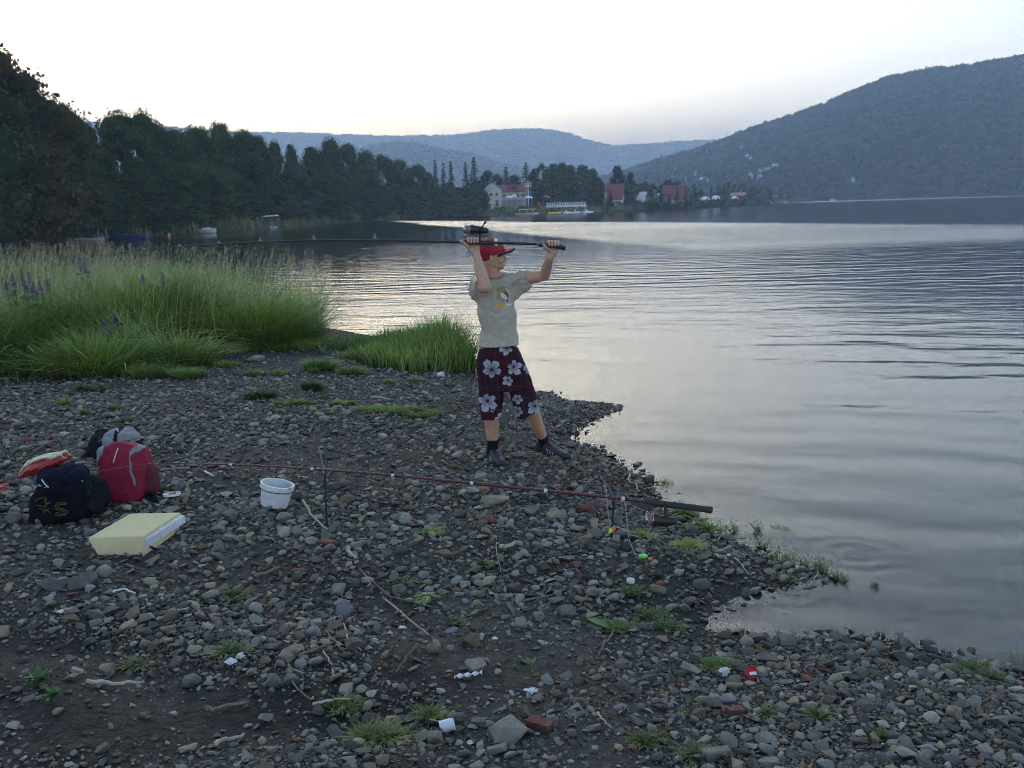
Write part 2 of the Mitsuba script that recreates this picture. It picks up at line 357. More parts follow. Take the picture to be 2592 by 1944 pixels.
def conifer(seed, nl, leaf, width=.17, gap=.12):
    rng = np.random.default_rng(seed); V, Fc, UVs, o = [], [], [], 0
    trunk = [tube([[0, 0, -.03], [0, 0, .5], [0, 0, .98]], [.016, .010, .002], 6)]
    tiers = 15; n = nl // (tiers * 9)
    for i in range(tiers):
        z = gap + (1 - gap) * (i / tiers); w = width * (1 - (z - gap) / (1 - gap)) ** .8 * rng.uniform(.8, 1.15) + .012
        for b in range(9):
            a = rng.random() * 6.28; s = np.linspace(.1, 1, max(n, 2)); d = np.array([math.cos(a), math.sin(a), 0])
            P = d * (s * w * rng.uniform(.7, 1.2))[:, None] + np.array([0, 0, z]) - np.array([0, 0, 1]) * (s ** 1.5 * w * .35)[:, None] + rng.normal(0, .006, (len(s), 3))
            v, f, uv = leaf_cloud(P, np.tile([0, 0, 1.0], (len(P), 1)) + d * .3, leaf * (1.2 - .5 * z), rng, .5)
            V.append(v); Fc.append(f + o); UVs.append(uv); o += len(v)
    return cat_(trunk), TM(np.vstack(V), np.vstack(Fc)), np.vstack(UVs)


class Proto:
    def __init__(self, tcu, mats):
        self.t = mikit.ply(tcu[0], 'mat_bark', smooth=True)
        self.c = [mikit.ply(tcu[1], 'mat_' + m, smooth=False, uv=tcu[2]) for m in mats]
        self.h = tcu[1].vertices[:, 2].max(); self.w = np.abs(tcu[1].vertices[:, :2]).max()
NEAR = [Proto(broadleaf(100 + i, 5200, .017, 34, .05, [.40, .46, .36, .43][i], [1, .8, 1.1, .9][i]), ['leaf_dark', 'leaf_mid', 'leaf_brown', 'leaf_pale']) for i in range(4)]
FARB = [Proto(broadleaf(200 + i, 1500, .030, 22, .04, [.42, .5, .34][i]), ['leaf_dark', 'leaf_mid', 'leaf_pale']) for i in range(3)]
CONI = [Proto(conifer(300 + i, 1500, .030, [.17, .20, .15][i]), ['needle']) for i in range(3)]
PINE = [Proto(broadleaf(400, 1300, .032, 15, .38, .30, .9), ['needle'])]


SPOT = {}      # where things of a group stand, for their labels
def tree(kind, px, top, Y, width, protos, mi_, label, group=None, base=None, sx=None, cat='tree'):
    """a tree Y metres away whose tip stands at that height; width in metres"""
    p = protos[RNG.integers(len(protos))]; top_p = at(px, top, Y)
    b = float(HL(top_p[0], Y)) if base is None else base
    h = max(top_p[2] - b, 1.5); s = h / p.h
    w = width / (2 * p.w)
    key = thing(kind, label, cat, group); SPOT[key] = (px, top)
    m = T().translate([top_p[0], Y, b - .1]).rotate([0, 0, 1], float(RNG.uniform(0, 360))).scale([w, w, s])
    scene[key + '__trunk'] = {**p.t, 'to_world': m}
    scene[key + '__crown'] = {**p.c[mi_], 'to_world': m}
    return key


def shoreY(px): return float(np.interp(px, [-900, -300, -100, 0, 200, 520, 700, 860, 1080, 1250, 1480, 1630, 1850, 2010], [46, 66, 79, 88, 99, 120, 148, 189, 262, 279, 282, 291, 471, 620]))
GB = 'dark leafy trees crowded along the left bank'
LB = 'dark leafy tree crowded among others along the left bank of the lake'
for px, top, dy, w, mi_ in [(-330, 40, 8, 16, 0), (-480, 60, 10, 16, 1), (-640, 50, 12, 17, 0), (-820, 90, 14, 16, 1), (-190, 60, 5, 15, 0), (150, 250, 6, 9, 1), (205, 292, 9, 8, 0), (95, 225, 14, 12, 0), (390, 305, 22, 9, 0), (435, 316, 14, 10, 1), (495, 312, 18, 11, 0), (612, 322, 12, 10, 0), (645, 336, 22, 10, 0),
                            (785, 366, 20, 11, 0), (875, 356, 30, 13, 0), (920, 374, 26, 13, 1), (965, 386, 26, 13, 0), (1010, 397, 22, 13, 0), (1055, 411, 18, 13, 0), (1078, 432, 20, 12, 1)]:
    tree('bank_tree', px, top, shoreY(px) + dy, w, NEAR, mi_, LB, GB)
for px, top, dy, w, mi_, lab in [(-60, 92, 6, 17, 2, 'tall brownish tree at the left edge of the photo, highest of the left bank'), (45, 168, 5, 13, 2, 'brown tinged tree just right of the tallest bank tree'),
                                 (300, 270, 16, 12, 0, 'broad round topped tree standing above its neighbours near the left bank dinghies'), (352, 268, 20, 9, 0, 'tree with knobbly top directly right of the broad round topped tree'),
                                 (553, 303, 20, 9, 1, 'tree with a ragged pale tip in the middle of the left bank wood'), (692, 348, 38, 6, 0, 'thin spiky tree standing in a notch of the left skyline'),
                                 (733, 360, 36, 6, 1, 'slim tree right of the notch in the left skyline'), (834, 341, 30, 12, 0, 'dark pointed tree forming the peak of the wood right of the notch')]:
    tree('bank_tree', px, top, shoreY(px) + dy, w, NEAR, mi_, lab)
tree('bank_tree', 745, 418, shoreY(745) + 6, 13, NEAR, 3, 'pale grey green willow standing in front of the darker bank trees')
GS = 'bushes along the waterline of the left bank'
for px, top, dy, w in [(-170, 330, 3, 12), (-60, 330, 2, 11), (40, 350, 2, 11), (120, 370, 2.5, 10), (190, 385, 2, 9), (260, 380, 3, 10), (330, 400, 3, 9), (400, 390, 5, 10), (460, 405, 6, 10), (520, 400, 8, 10), (580, 420, 9, 9), (640, 430, 10, 10), (690, 440, 8, 9), (810, 430, 6, 10), (860, 440, 6, 10), (905, 455, 6, 10), (950, 450, 7, 12),
                       (1000, 462, 7, 12), (1045, 470, 6, 12), (60, 470, 1, 8), (180, 480, 1, 8), (290, 490, 1.5, 8), (400, 495, 3, 9), (500, 500, 5, 8), (600, 480, 9, 8), (770, 500, 4, 8), (840, 505, 4, 8), (930, 505, 4, 9), (1030, 505, 4, 9)]:
    tree('bush', px, top, shoreY(px) + dy, w, NEAR, int(RNG.random() < .55), 'leafy dark bush filling the foot of the left bank wood by the water', GS, cat='bush')
# ---- conifers and trees round the resort
GC = 'slender conifers in a row beside the resort'
for px, top, dy, w in [(1100, 404, 38, 4.5), (1121, 412, 36, 4.2), (1140, 407, 38, 4.8), (1178, 410, 36, 5)]:
    tree('conifer', px, top, shoreY(px) + dy, w, CONI, 0, 'slender dark conifer in the row left of the cream house', GC)
tree('conifer', 1198, 397, shoreY(1198) + 34, 7, CONI, 0, 'tallest broad conifer at the right end of the row left of the cream house')
tree('conifer', 1281, 421, 322, 7, CONI, 0, 'pointed conifer rising behind the red roofed house')
tree('conifer', 1331, 410, 324, 7, CONI, 0, 'pointed conifer rising behind the lookout tower')
GR = 'trees behind the resort'
for px, top, dy, w in [(1232, 428, 44, 8), (1258, 438, 42, 8), (1300, 440, 40, 8), (1352, 424, 40, 8), (1372, 410, 42, 8), (1402, 411, 40, 9), (1423, 408, 44, 7), (1442, 414, 40, 8), (1475, 414, 34, 9), (1500, 424, 34, 7), (1515, 448, 30, 6), (1388, 430, 34, 9), (1420, 440, 30, 9), (1460, 440, 28, 9), (1490, 452, 26, 8), (1345, 455, 34, 8), (1310, 456, 38, 8), (1210, 452, 40, 9)]:
    tree('tree', px, top, shoreY(px) + dy, w, FARB, int(RNG.random() < .3), 'dark leafy tree in the wood behind the resort', GR)
for px, top, dy, w in [(1095, 466, 10, 9), (1130, 464, 10, 10), (1165, 470, 9, 9), (1195, 462, 8, 10), (1215, 474, 5, 8), (1110, 495, 4, 8), (1150, 495, 4, 9), (1190, 498, 3, 8)]:
    tree('bush', px, top, shoreY(px) + dy, w, FARB, int(RNG.random() < .5), 'round green bush on the shore left of the cream house', 'bushes left of the cream house', cat='bush')
tree('pine_tree', 1563, 417, 312, 6, PINE, 0, 'airy pine standing over the first red roof')
tree('pine_tree', 1595, 433, 316, 4, PINE, 0, 'smaller airy pine right of the tall one')
for px, top, Y, w, mi_ in [(1522, 468, 306, 7, 0), (1536, 478, 300, 5, 1), (1590, 466, 312, 7, 0), (1612, 462, 320, 7, 1), (1632, 459, 330, 7, 1), (1652, 464, 330, 8, 0), (1690, 451, 372, 9, 0), (1712, 457, 380, 8, 0), (1755, 463, 400, 6, 0), (1775, 478, 420, 6, 1), (1840, 458, 500, 9, 0), (1860, 464, 500, 8, 1), (1880, 461, 520, 8, 0), (1905, 466, 520, 8, 0),
                          (1925, 472, 540, 9, 0), (1945, 473, 545, 10, 0), (1760, 484, 430, 8, 1), (1822, 478, 490, 7, 0)]:
    tree('tree', px, top, Y, w, FARB, mi_, 'small dark tree among the cottages on the point', 'trees among the cottages on the point')
for px, top, Y, w in [(1694, 490, 318, 3.2), (1714, 474, 322, 3.5), (1737, 468, 326, 4.2), (1801, 472, 440, 4), (1816, 467, 446, 4), (1545, 480, 297, 3), (1640, 486, 305, 4)]:
    tree('conifer', px, top, Y, w, CONI, 0, 'small dark conifer by the cottages on the point', 'small conifers by the cottages')
tree('tree', 1989, 458, 600, 13, FARB, 0, 'broad round tree alone at the tip of the point')
GH = 'low hedge bushes in front of the cottages'
for px, top, Y, w in [(1540, 506, 291, 5), (1565, 508, 291, 6), (1590, 508, 293, 6), (1612, 506, 294, 6), (1637, 508, 296, 6), (1662, 506, 300, 7), (1690, 506, 304, 7), (1720, 506, 308, 7), (1750, 504, 322, 7), (1775, 506, 340, 7), (1800, 506, 356, 7), (1830, 503, 372, 8), (1860, 501, 396, 8), (1890, 499, 440, 9), (1920, 498, 480, 9), (1530, 515, 287, 4)]:
    tree('bush', px, top, Y, w, FARB, int(RNG.random() < .5), 'low green hedge bush on the bank in front of the cottages', GH, cat='bush')

# ---- a fringe of reeds along the far waterline (nobody could count its blades)
def blades(P, h, w, lean, rng, seg=3, bow=.5, heading=None):
    """curved grass blades: h, w arrays; returns vertices, faces, uv(tone, height)"""
    n = len(P); a = rng.random(n) * 6.283 if heading is None else heading
    d = np.stack([np.cos(a), np.sin(a), np.zeros(n)], 1); b = a + 1.5708 + rng.normal(0, .5, n); side = np.stack([np.cos(b), np.sin(b), np.zeros(n)], 1)
    V = []
    for k in range(seg + 1):
        t = k / seg; c = P + d * (lean * h * (t + bow * t * t * 1.2))[:, None] + np.array([0, 0, 1]) * (h * (t - bow * .38 * np.minimum(lean, 1.4) * t * t))[:, None]
        ww = (w * (1 - t) ** .7 * (.55 + .9 * t * (1 - t) * 2))[:, None] * .5
        if k < seg: V += [c - side * ww, c + side * ww]
        else: V += [c]
    V = np.stack(V, 1); m = 2 * seg + 1; f = []
    for k in range(seg - 1): f += [[2 * k, 2 * k + 1, 2 * k + 3], [2 * k, 2 * k + 3, 2 * k + 2]]
    f += [[2 * seg - 2, 2 * seg - 1, 2 * seg]]
    Fc = (np.array(f)[None] + (np.arange(n) * m)[:, None, None]).reshape(-1, 3)
    tt = np.tile(np.repeat(np.arange(seg + 1) / seg, 2)[:m], n)
    return V.reshape(-1, 3), Fc, np.stack([np.repeat(rng.random(n), m), tt], 1)
def grassmat(name, root, tip, dry, k=.25):
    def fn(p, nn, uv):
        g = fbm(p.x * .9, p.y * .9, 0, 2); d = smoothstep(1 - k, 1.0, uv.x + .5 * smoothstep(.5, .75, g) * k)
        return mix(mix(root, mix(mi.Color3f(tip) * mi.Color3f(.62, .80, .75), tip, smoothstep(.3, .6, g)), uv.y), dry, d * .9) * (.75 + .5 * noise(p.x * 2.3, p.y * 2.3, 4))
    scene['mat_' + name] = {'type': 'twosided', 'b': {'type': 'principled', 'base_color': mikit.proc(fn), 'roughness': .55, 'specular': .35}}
grassmat('reed_far', (.09, .095, .035), (.20, .185, .075), (.26, .22, .10))
rr = np.random.default_rng(5); pts = []
for (a, b) in zip(LAND[4:-10], LAND[5:-9]):
    L = math.dist(a, b); n = int(L * 22); s = rr.random(n)[:, None]; q = np.array(a) * (1 - s) + np.array(b) * s
    nrm = np.array([-(b[1] - a[1]), b[0] - a[0]]) / L
    pts.append(q + nrm * rr.uniform(-.4, 3.2, (n, 1)))
pts = np.vstack(pts); pts = pts[n2(pts[:, 0], pts[:, 1], .07, 31, 2) > .36]
v, f, uv = blades(np.column_stack([pts, HL(*pts.T)]), rr.uniform(.8, 1.9, len(pts)), rr.uniform(.14, .3, len(pts)), rr.uniform(.05, .4, len(pts)), rr, 2)
obj('shore_reeds', TM(v, f), 'reed_far', uv=uv, kind='stuff', label='yellowish reeds and grass fringing the far waterline')
# =====================================================================  THE RESORT, THE COTTAGES, THE BOATS
def part(root, name, mesh, bsdf, smooth=False, label=None, **k): return obj(root + '__' + name, mesh, bsdf, smooth, label, **k)
for n, c, r in [('cream_wall', (.50, .46, .36), .8), ('pink_wall', (.48, .36, .28), .8), ('white_paint', (.72, .73, .74), .6), ('white_wall', (.70, .71, .72), .8), ('roof_grey', (.20, .22, .24), .8), ('roof_red', (.19, .062, .064), .8), ('roof_pink', (.42, .20, .21), .8),
                ('dark_window', (.02, .022, .026), .2), ('far_wall', (.42, .43, .45), .8), ('pale_blue', (.35, .46, .58), .6), ('yellow_paint', (.62, .58, .30), .6), ('green_paint', (.06, .20, .17), .6), ('dark_wood', (.06, .045, .035), .8), ('grey_wood', (.20, .19, .17), .85), ('orange_plastic', (.60, .28, .10), .4),
                ('yellow_plastic', (.70, .66, .10), .4), ('red_plastic', (.45, .05, .05), .4), ('blue_paint', (.016, .032, .095), .5), ('canvas_white', (.75, .77, .80), .8), ('canvas_red', (.35, .07, .08), .8), ('tarp_blue', (.10, .33, .60), .5), ('pale_hull', (.50, .52, .50), .5), ('pink_hull', (.34, .24, .22), .6), ('concrete', (.30, .29, .27), .9)]:
    mat(n, c, r)


def gable(w, d, h, rh, over=.35, th=.12):
    """walls with pointed gables (front and back) and the two roof slabs; ridge along y"""
    wl = trimesh.creation.extrude_polygon(Polygon([(-w / 2, 0), (w / 2, 0), (w / 2, h), (0, h + rh), (-w / 2, h)]), d); wl.apply_transform(trimesh.transformations.rotation_matrix(math.pi / 2, [1, 0, 0])); wl.apply_translation([0, d / 2, 0])
    L = math.hypot(w / 2, rh); e = over; k = np.array([w / 2, -rh]) / L
    rf = []
    for s in (-1, 1):
        a = np.array([0, h + rh]); b = a + k * (L + e); n = np.array([-k[1], k[0]]) * th
        q = [(s * a[0], a[1] + .02), (s * b[0], b[1] + .02), (s * (b[0] + n[0]), b[1] + n[1] + .02), (0, a[1] + n[1] * 1.9 + .02)]
        m = trimesh.creation.extrude_polygon(Polygon(q), d + 2 * e); m.apply_transform(trimesh.transformations.rotation_matrix(math.pi / 2, [1, 0, 0])); m.apply_translation([0, d / 2 + e, 0]); rf.append(m)
    return wl, cat_(rf)


def house(key, label, loc, rz, w, d, h, rh, wall, roof, wins=(), cat='house', group=None, front='dark_window', base=1.5):
    k = thing(key, label, cat, group)
    wl, rf = gable(w, d, h, rh); P = lambda m: place(m, loc, rz)
    part(k, 'wall', P(cat_([wl, box(w * .98, d * .98, base, (0, 0, -base / 2))])), wall); part(k, 'roof', P(rf), roof)
    for (x, z, ww, hh) in wins:
        wk = part(k, 'window', P(box(ww, .06, hh, (x, -d / 2 - .02, z))), front)
        obj(wk + '__frame', P(cat_([box(ww + .16, .05, .08, (x, -d / 2 - .03, z + hh / 2 + .04)), box(ww + .2, .09, .08, (x, -d / 2 - .04, z - hh / 2 - .04))])), 'white_paint')
    return k


def stand(px, py, Y):
    p = at(px, py, Y); p[2] = float(HL(p[0], Y)); return p
# cream house, its gable to the water
house('gabled_house', 'narrow cream house with its pointed gable to the lake, left of the red roofed house', stand(1247, 519, 299) - [0, 0, .3], .12, 4.7, 9, 5.3, 1.9, 'cream_wall', 'roof_grey', [(-.9, 3.9, .7, .9), (.9, 3.9, .7, .9), (.9, 1.2, 1.0, 2.0)])
p = stand(1298, 505, 304); k = thing('lodge', 'long pink walled house with low red roof, dormers and a pale balcony behind the parasols', 'house')
P_ = lambda m: place(m, p, 0)
wl, rf = gable(6.5, 8.2, 4.2, 2.0); r9 = trimesh.transformations.rotation_matrix(math.pi / 2, [0, 0, 1]); wl.apply_transform(r9); rf.apply_transform(r9)
part(k, 'wall', P_(cat_([wl, box(8.0, 6.3, 2, (0, 0, -1))])), 'pink_wall'); rk = part(k, 'roof', P_(rf), 'roof_red')
for x in (-.6, 1.0):
    dw, df = gable(1.1, 1.6, .7, .5, .12, .08); obj(rk + '__dormer', place(cat_([dw, df]), p + [x, -1.9, 5.0]), 'roof_red')
for x in (-2.6, -.9, 1.6, 3.1): part(k, 'window', P_(box(.75, .08, .95, (x, -3.27, 3.0))), 'dark_window')
part(k, 'balcony', P_(cat_([box(7.2, 1.2, .15, (-.4, -3.9, 1.6))] + [box(.9, .05, .8, (-3.5 + i * 1.02, -4.46, 2.15)) for i in range(7)] + [box(.08, .08, 1.6, (x, -4.4, .8)) for x in (-3.8, -.4, 3.0)])), 'pale_blue')
part(k, 'chimney', P_(box(.5, .5, 1.2, (3.0, .2, 6.4))), 'concrete')
p = stand(1337.5, 505, 296); k = thing('lookout_tower', 'tall white post tower with a small yellow cabin on top beside the parasol', 'tower')
zt = at(1337, 457, 296)[2] - p[2]
part(k, 'mast', place(cat_([tube([[0, 0, -.4], [0, 0, zt - 1.9]], .16, 8), tube([[.9, .3, -.4], [.75, .2, zt - 1.9]], .05, 5), tube([[-.75, .3, -.4], [-.6, .2, zt - 1.9]], .05, 5)]), p), 'white_paint')
ck = part(k, 'cabin', place(box(2.1, 1.9, 1.15, (0, 0, zt - 1.35)), p), 'yellow_paint')
for x in (-.62, .62): obj(ck + '__window', place(box(.5, .06, .6, (x, -.97, zt - 1.3)), p), 'dark_window')
part(k, 'roof', place(cat_([box(2.4, 2.2, .12, (0, 0, zt - .7)), box(1.1, 1.0, .65, (0, 0, zt - .35))]), p), 'grey_wood')
part(k, 'lamp', place(cat_([tube([[-1.0, 0, zt - .7], [-1.0, 0, zt + .45]], .03, 5), trimesh.creation.icosphere(1, .2).apply_translation([-1.0, 0, zt + .55])]), p), 'white_paint')


def parasol(px, py, Y, w, cloth, label, tilt=0, h=2.5):
    p = stand(px, py, Y); p[2] = at(px, py, Y)[2]; k = thing('parasol', label, 'parasol')
    part(k, 'pole', place(tube([[0, 0, -1.5], [0, 0, h]], .05, 6), p), 'grey_wood')
    c = lathe([(0, h), (w * .25, h - .16), (w * .5, h - .55), (w * .5, h - .72), (w * .24, h - .3), (0, h - .12)], 8)
    part(k, 'canopy', place(c, p, .3), cloth)
parasol(1290, 516, 292, 2.5, 'canvas_white', 'white parasol furthest left, in front of the balcony')
parasol(1302, 513, 295, 1.8, 'canvas_white', 'smaller white parasol just behind the leftmost one')
parasol(1338, 517, 291, 2.8, 'canvas_white', 'largest white parasol at the foot of the lookout tower')
parasol(1331, 512, 297, 1.4, 'canvas_red', 'small red parasol half hidden left of the tower')
parasol(1384, 515, 296, 2.6, 'canvas_red', 'red parasol at the left end of the white terrace')
p = stand(1239, 527, 287); k = thing('boat_hut', 'small shore hut with pale blue flat roof below the cream house', 'hut')
part(k, 'wall', place(cat_([box(3, 2.4, 1.6, (0, 0, .6))]), p), 'grey_wood'); part(k, 'roof', place(box(3.6, 3, .22, (0, 0, 1.75), 0), p, 0, (.1, [1, 0, 0])), 'pale_blue')
part(k, 'door', place(box(.7, .06, 1.3, (.9, -1.24, .6)), p), 'white_paint')
p = stand(1296, 538, 283); k = thing('boat_shelter', 'low green boat shelter on the shore under the parasols', 'shelter')
part(k, 'roof', place(cat_([box(3.9, 2.6, .12, (0, 0, 1.35)), box(3.9, .12, .4, (0, -1.3, 1.1))]), p), 'green_paint')
for i in range(4): part(k, 'plank', place(box(3.7, .1, .22, (0, -1.12, .12 + i * .26)), p), 'green_paint')
for s in (-1, 1): part(k, 'post', place(box(.14, .14, 1.6, (1.8 * s, -1.1, .5)), p), 'dark_wood')
# terrace on stilts
Y = 283.5; a, b = at(1383, 524, Y), at(1484, 523.5, Y); k = thing('terrace', 'raised white terrace with railings standing on posts over the water', 'terrace')
L = b[0] - a[0]; z0 = a[2]; c = np.array([(a[0] + b[0]) / 2, Y + 2.5, z0])
part(k, 'deck', place(cat_([box(L, 5, .22), box(L + .1, .12, .45, (0, -2.5, .02))]), c), 'white_paint')
for i in range(16): part(k, 'baluster', place(box(.34, .06, .8, (-L / 2 + .4 + i * (L - .8) / 15, -2.45, .62)), c), 'white_paint')
part(k, 'handrail', place(cat_([box(L, .1, .1, (0, -2.45, 1.12)), box(L, .08, .08, (0, -2.45, .3))]), c), 'white_paint')
for x in (-L / 2 + .5, -L * .28, 0, L * .25, L / 2 - .4): part(k, 'post', place(tube([[x, -2.1, -z0 - 1.2], [x, -2.1, -.1]], .15, 6), c), 'white_paint')
part(k, 'stairs', place(cat_([box(1.1, 1.0, .12, (-L / 2 - .6 - i * .32, -1.6, -.12 - i * .24)) for i in range(7)]), c), 'concrete')
Y = 279.5; a, b = at(1418, 533, Y), at(1524, 531, Y); L = b[0] - a[0]; k = thing('jetty', 'low grey jetty with railing in front of the white terrace', 'jetty'); c = np.array([(a[0] + b[0]) / 2, Y, .45])
part(k, 'deck', place(box(L, 1.8, .16), c), 'grey_wood'); part(k, 'railing', place(cat_([box(L, .06, .07, (0, -.8, .95)), box(L, .06, .06, (0, -.8, .55))] + [box(.08, .08, 1.0, (-L / 2 + .2 + i * (L - .4) / 11, -.8, .5)) for i in range(12)]), c), 'grey_wood')
for i in range(7): part(k, 'post', place(tube([[-L / 2 + .3 + i * (L - .6) / 6, -.6, -2], [-L / 2 + .3 + i * (L - .6) / 6, -.6, 0]], .1, 6), c), 'dark_wood')
Y = 286; a, b = at(1550, 533.5, Y), at(1624, 533.5, Y); L = b[0] - a[0]; k = thing('jetty', 'dark jetty with a row of bare mooring posts right of the utility pole', 'jetty'); c = np.array([(a[0] + b[0]) / 2, Y, .35])
part(k, 'deck', place(box(L, 1.6, .16), c), 'dark_wood')
for i in range(8): part(k, 'post', place(tube([[-L / 2 + .3 + i * (L - .6) / 7, -.5, -2], [-L / 2 + .3 + i * (L - .6) / 7, -.5, 1.3 + .25 * (i % 3)]], .09, 6), c), 'grey_wood')
p = stand(1369, 529, 284); k = thing('water_slide', 'short red slide on the shore left of the terrace', 'slide')
part(k, 'chute', place(cat_([box(2.6, .7, .1), box(2.6, .06, .3, (0, .35, .15)), box(2.6, .06, .3, (0, -.35, .15))]), p + [0, 0, .9], 0, (.75, [0, 1, 0])), 'red_plastic'); part(k, 'leg', place(box(.1, .6, 1.8, (-.9, 0, .6)), p), 'dark_wood')


def boat(loc, rz, L, B, D, hull, label, key='rowing_boat', inner='dark_wood', seats=2, group=None, cat='boat', extra=None):
    """an open boat: curved hull, inside, rim, thwarts"""
    k = thing(key, label, cat, group); n = 15; s = np.linspace(-1, 1, n)
    wd = B / 2 * np.where(s > 0, (1 - np.abs(s) ** 2.4) ** .8, (1 - np.abs(s) ** 4 * .42)) + .02; sh = D * (1 + .28 * np.abs(s) ** 2.2); kz = D * .5 * np.maximum(s - .55, 0) ** 2 * 3
    def shell(inset):
        rows = []
        for i in range(n):
            w = max(wd[i] - inset, .01); zb = kz[i] + inset
            rows.append([(s[i] * (L / 2 - inset), y * w, z) for y, z in [(-1, sh[i]), (-.9, zb + (sh[i] - zb) * .45), (-.5, zb + .02), (0, zb), (.5, zb + .02), (.9, zb + (sh[i] - zb) * .45), (1, sh[i])]])
        return np.array(rows)
    o, i_ = shell(0), shell(.04); i_[:, :, 2] = np.where(i_[:, :, 2] > sh[:, None] - .001, sh[:, None], i_[:, :, 2])
    P = lambda m: place(m, loc, rz)
    tr = TM(o[0], [[0, j + 1, j] for j in range(1, 6)])
    part(k, 'hull', P(cat_([grid_mesh(o), tr])), hull, smooth=40)
    part(k, 'inside', P(cat_([grid_mesh(i_[:, ::-1]), TM(i_[0], [[0, j, j + 1] for j in range(1, 6)])])), inner, smooth=40)
    for e in (0, -1): part(k, 'gunwale', P(tube(o[:, e] + [0, 0, .01], .035, 6)), hull)
    for q in range(seats): part(k, 'seat', P(box(.24, B * .8, .04, (-L * .25 + q * L * .32, 0, D * .72))), inner)
    if extra: extra(k, P)
    return k
W = lambda px, py, Y, dz=0: np.array([*at(px, py, Y)[:2], dz])
GK = None
boat(W(1322, 545, 273, -.12), .1, 4.0, 1.0, .5, 'orange_plastic', 'orange boat at the left of the row moored under the parasols', inner='orange_plastic')
boat(W(1347, 543, 274, -.12), 0, 3.6, 1.0, .5, 'pale_hull', 'pale boat with reddish seats right of the orange boat', inner='red_plastic')
boat(W(1366, 541, 276, -.1), .3, 3.0, 1.0, .45, 'canvas_red', 'small dull red boat between the pale boat and the yellow boat')
boat(W(1404, 541, 274, -.1), 0, 3.7, 1.1, .5, 'yellow_plastic', 'bright yellow boat moored below the terrace', inner='yellow_plastic')
def covered(k, P):
    part(k, 'canopy', P(box(4.6, 1.6, .14, (0, 0, 1.55))), 'canvas_white')
    for x in (-2, 0, 2): part(k, 'post', P(cat_([box(.06, .06, 1.3, (x, s * .7, .9)) for s in (-1, 1)])), 'white_paint')
boat(W(1333, 541.5, 277, -.1), .05, 5.4, 1.7, .6, 'dark_wood', 'dark launch with a flat white canopy behind the orange boat', extra=covered, key='launch')
def pedalo(px, py, Y, rz, label, s=1.0):
    k = thing('pedal_boat', label, 'pedal boat'); P = lambda m: place(m, W(px, py, Y, -.05), rz)
    f = lambda y: tube([[-1.4 * s, y, .2], [-1.2 * s, y, .15], [.9 * s, y, .15], [1.4 * s, y, .36]], [.1, .24, .24, .06], 8)
    for y in (-.55, .55): part(k, 'float', P(f(y * s)), 'white_paint', smooth=50)
    part(k, 'deck', P(box(1.9 * s, 1.1 * s, .1, (-.1, 0, .42))), 'pale_blue')
    for y in (-.3, .3): part(k, 'seat', P(cat_([box(.45, .42, .12, (-.2, y, .56)), box(.1, .42, .5, (-.46, y, .8))])), 'white_paint')
pedalo(1437, 538, 276, .2, 'white and blue pedal boat left of the other two by the jetty')
pedalo(1460, 537, 277, .1, 'low pale pedal boat in the middle by the jetty', .9)
pedalo(1488, 536, 276, .35, 'white pedal boat with raised bow furthest right by the jetty', 1.15)
for i, (px, w) in enumerate([(1099, 2.2), (1118, 2.4), (1132, 1.8)]):
    p = stand(px, 489, 306); p[2] = at(px, 488, 306)[2]; k = thing('caravan', ['white caravan furthest left, half hidden by the bushes', 'white caravan in the middle behind the bushes', 'small white caravan furthest right behind the bushes'][i], 'caravan')
    part(k, 'body', place(trimesh.creation.extrude_polygon(Polygon([(-w / 2, -.1), (w / 2, -.1), (w / 2, .9), (w / 2 - .4, 1.4), (-w / 2 + .3, 1.4), (-w / 2, 1.0)]), 1.8).apply_transform(trimesh.transformations.rotation_matrix(math.pi / 2, [1, 0, 0])), p), 'white_wall')
    part(k, 'window', place(box(w * .5, .05, .4, (0, -1.82, .8)), p), 'dark_window')
# cottages on the point
def aframe(key, label, px, py, Y, w, h, d, rz, roof, wall):
    p = stand(px, py, Y); p[2] = at(px, py, Y)[2]; k = thing(key, label, 'cottage')
    wl, rf = gable(w, d, .25, h - .3, .3); part(k, 'wall', place(cat_([wl, box(w * .96, d * .96, 2.5, (0, 0, -1.25))]), p, rz), wall); part(k, 'roof', place(rf, p, rz), roof)
    for z in (.9, h * .52): part(k, 'window', place(box(w * .22, .06, .8, (0, -d / 2 - .03, z)), p, rz), 'dark_window')
aframe('cottage', 'cottage with a steep dark red roof, left one, beside the utility pole', 1556, 507, 300, 5.4, 4.9, 5, 1.35, 'roof_red', 'yellow_paint')
aframe('cottage', 'wider cottage with a steep dark red roof behind two small conifers', 1706, 506, 334, 5.2, 4.9, 7.4, 1.45, 'roof_red', 'cream_wall')
aframe('cottage', 'small white fronted pointed cottage between the two red roofs', 1628, 506, 312, 2.5, 2.5, 4, .35, 'white_paint', 'white_wall')
house('cottage', 'low cottage with a pale pink roof among the bushes', at(1868, 503, 442), 1.3, 4, 6.2, 1.5, 1.1, 'dark_wood', 'roof_pink', cat='cottage', base=3)
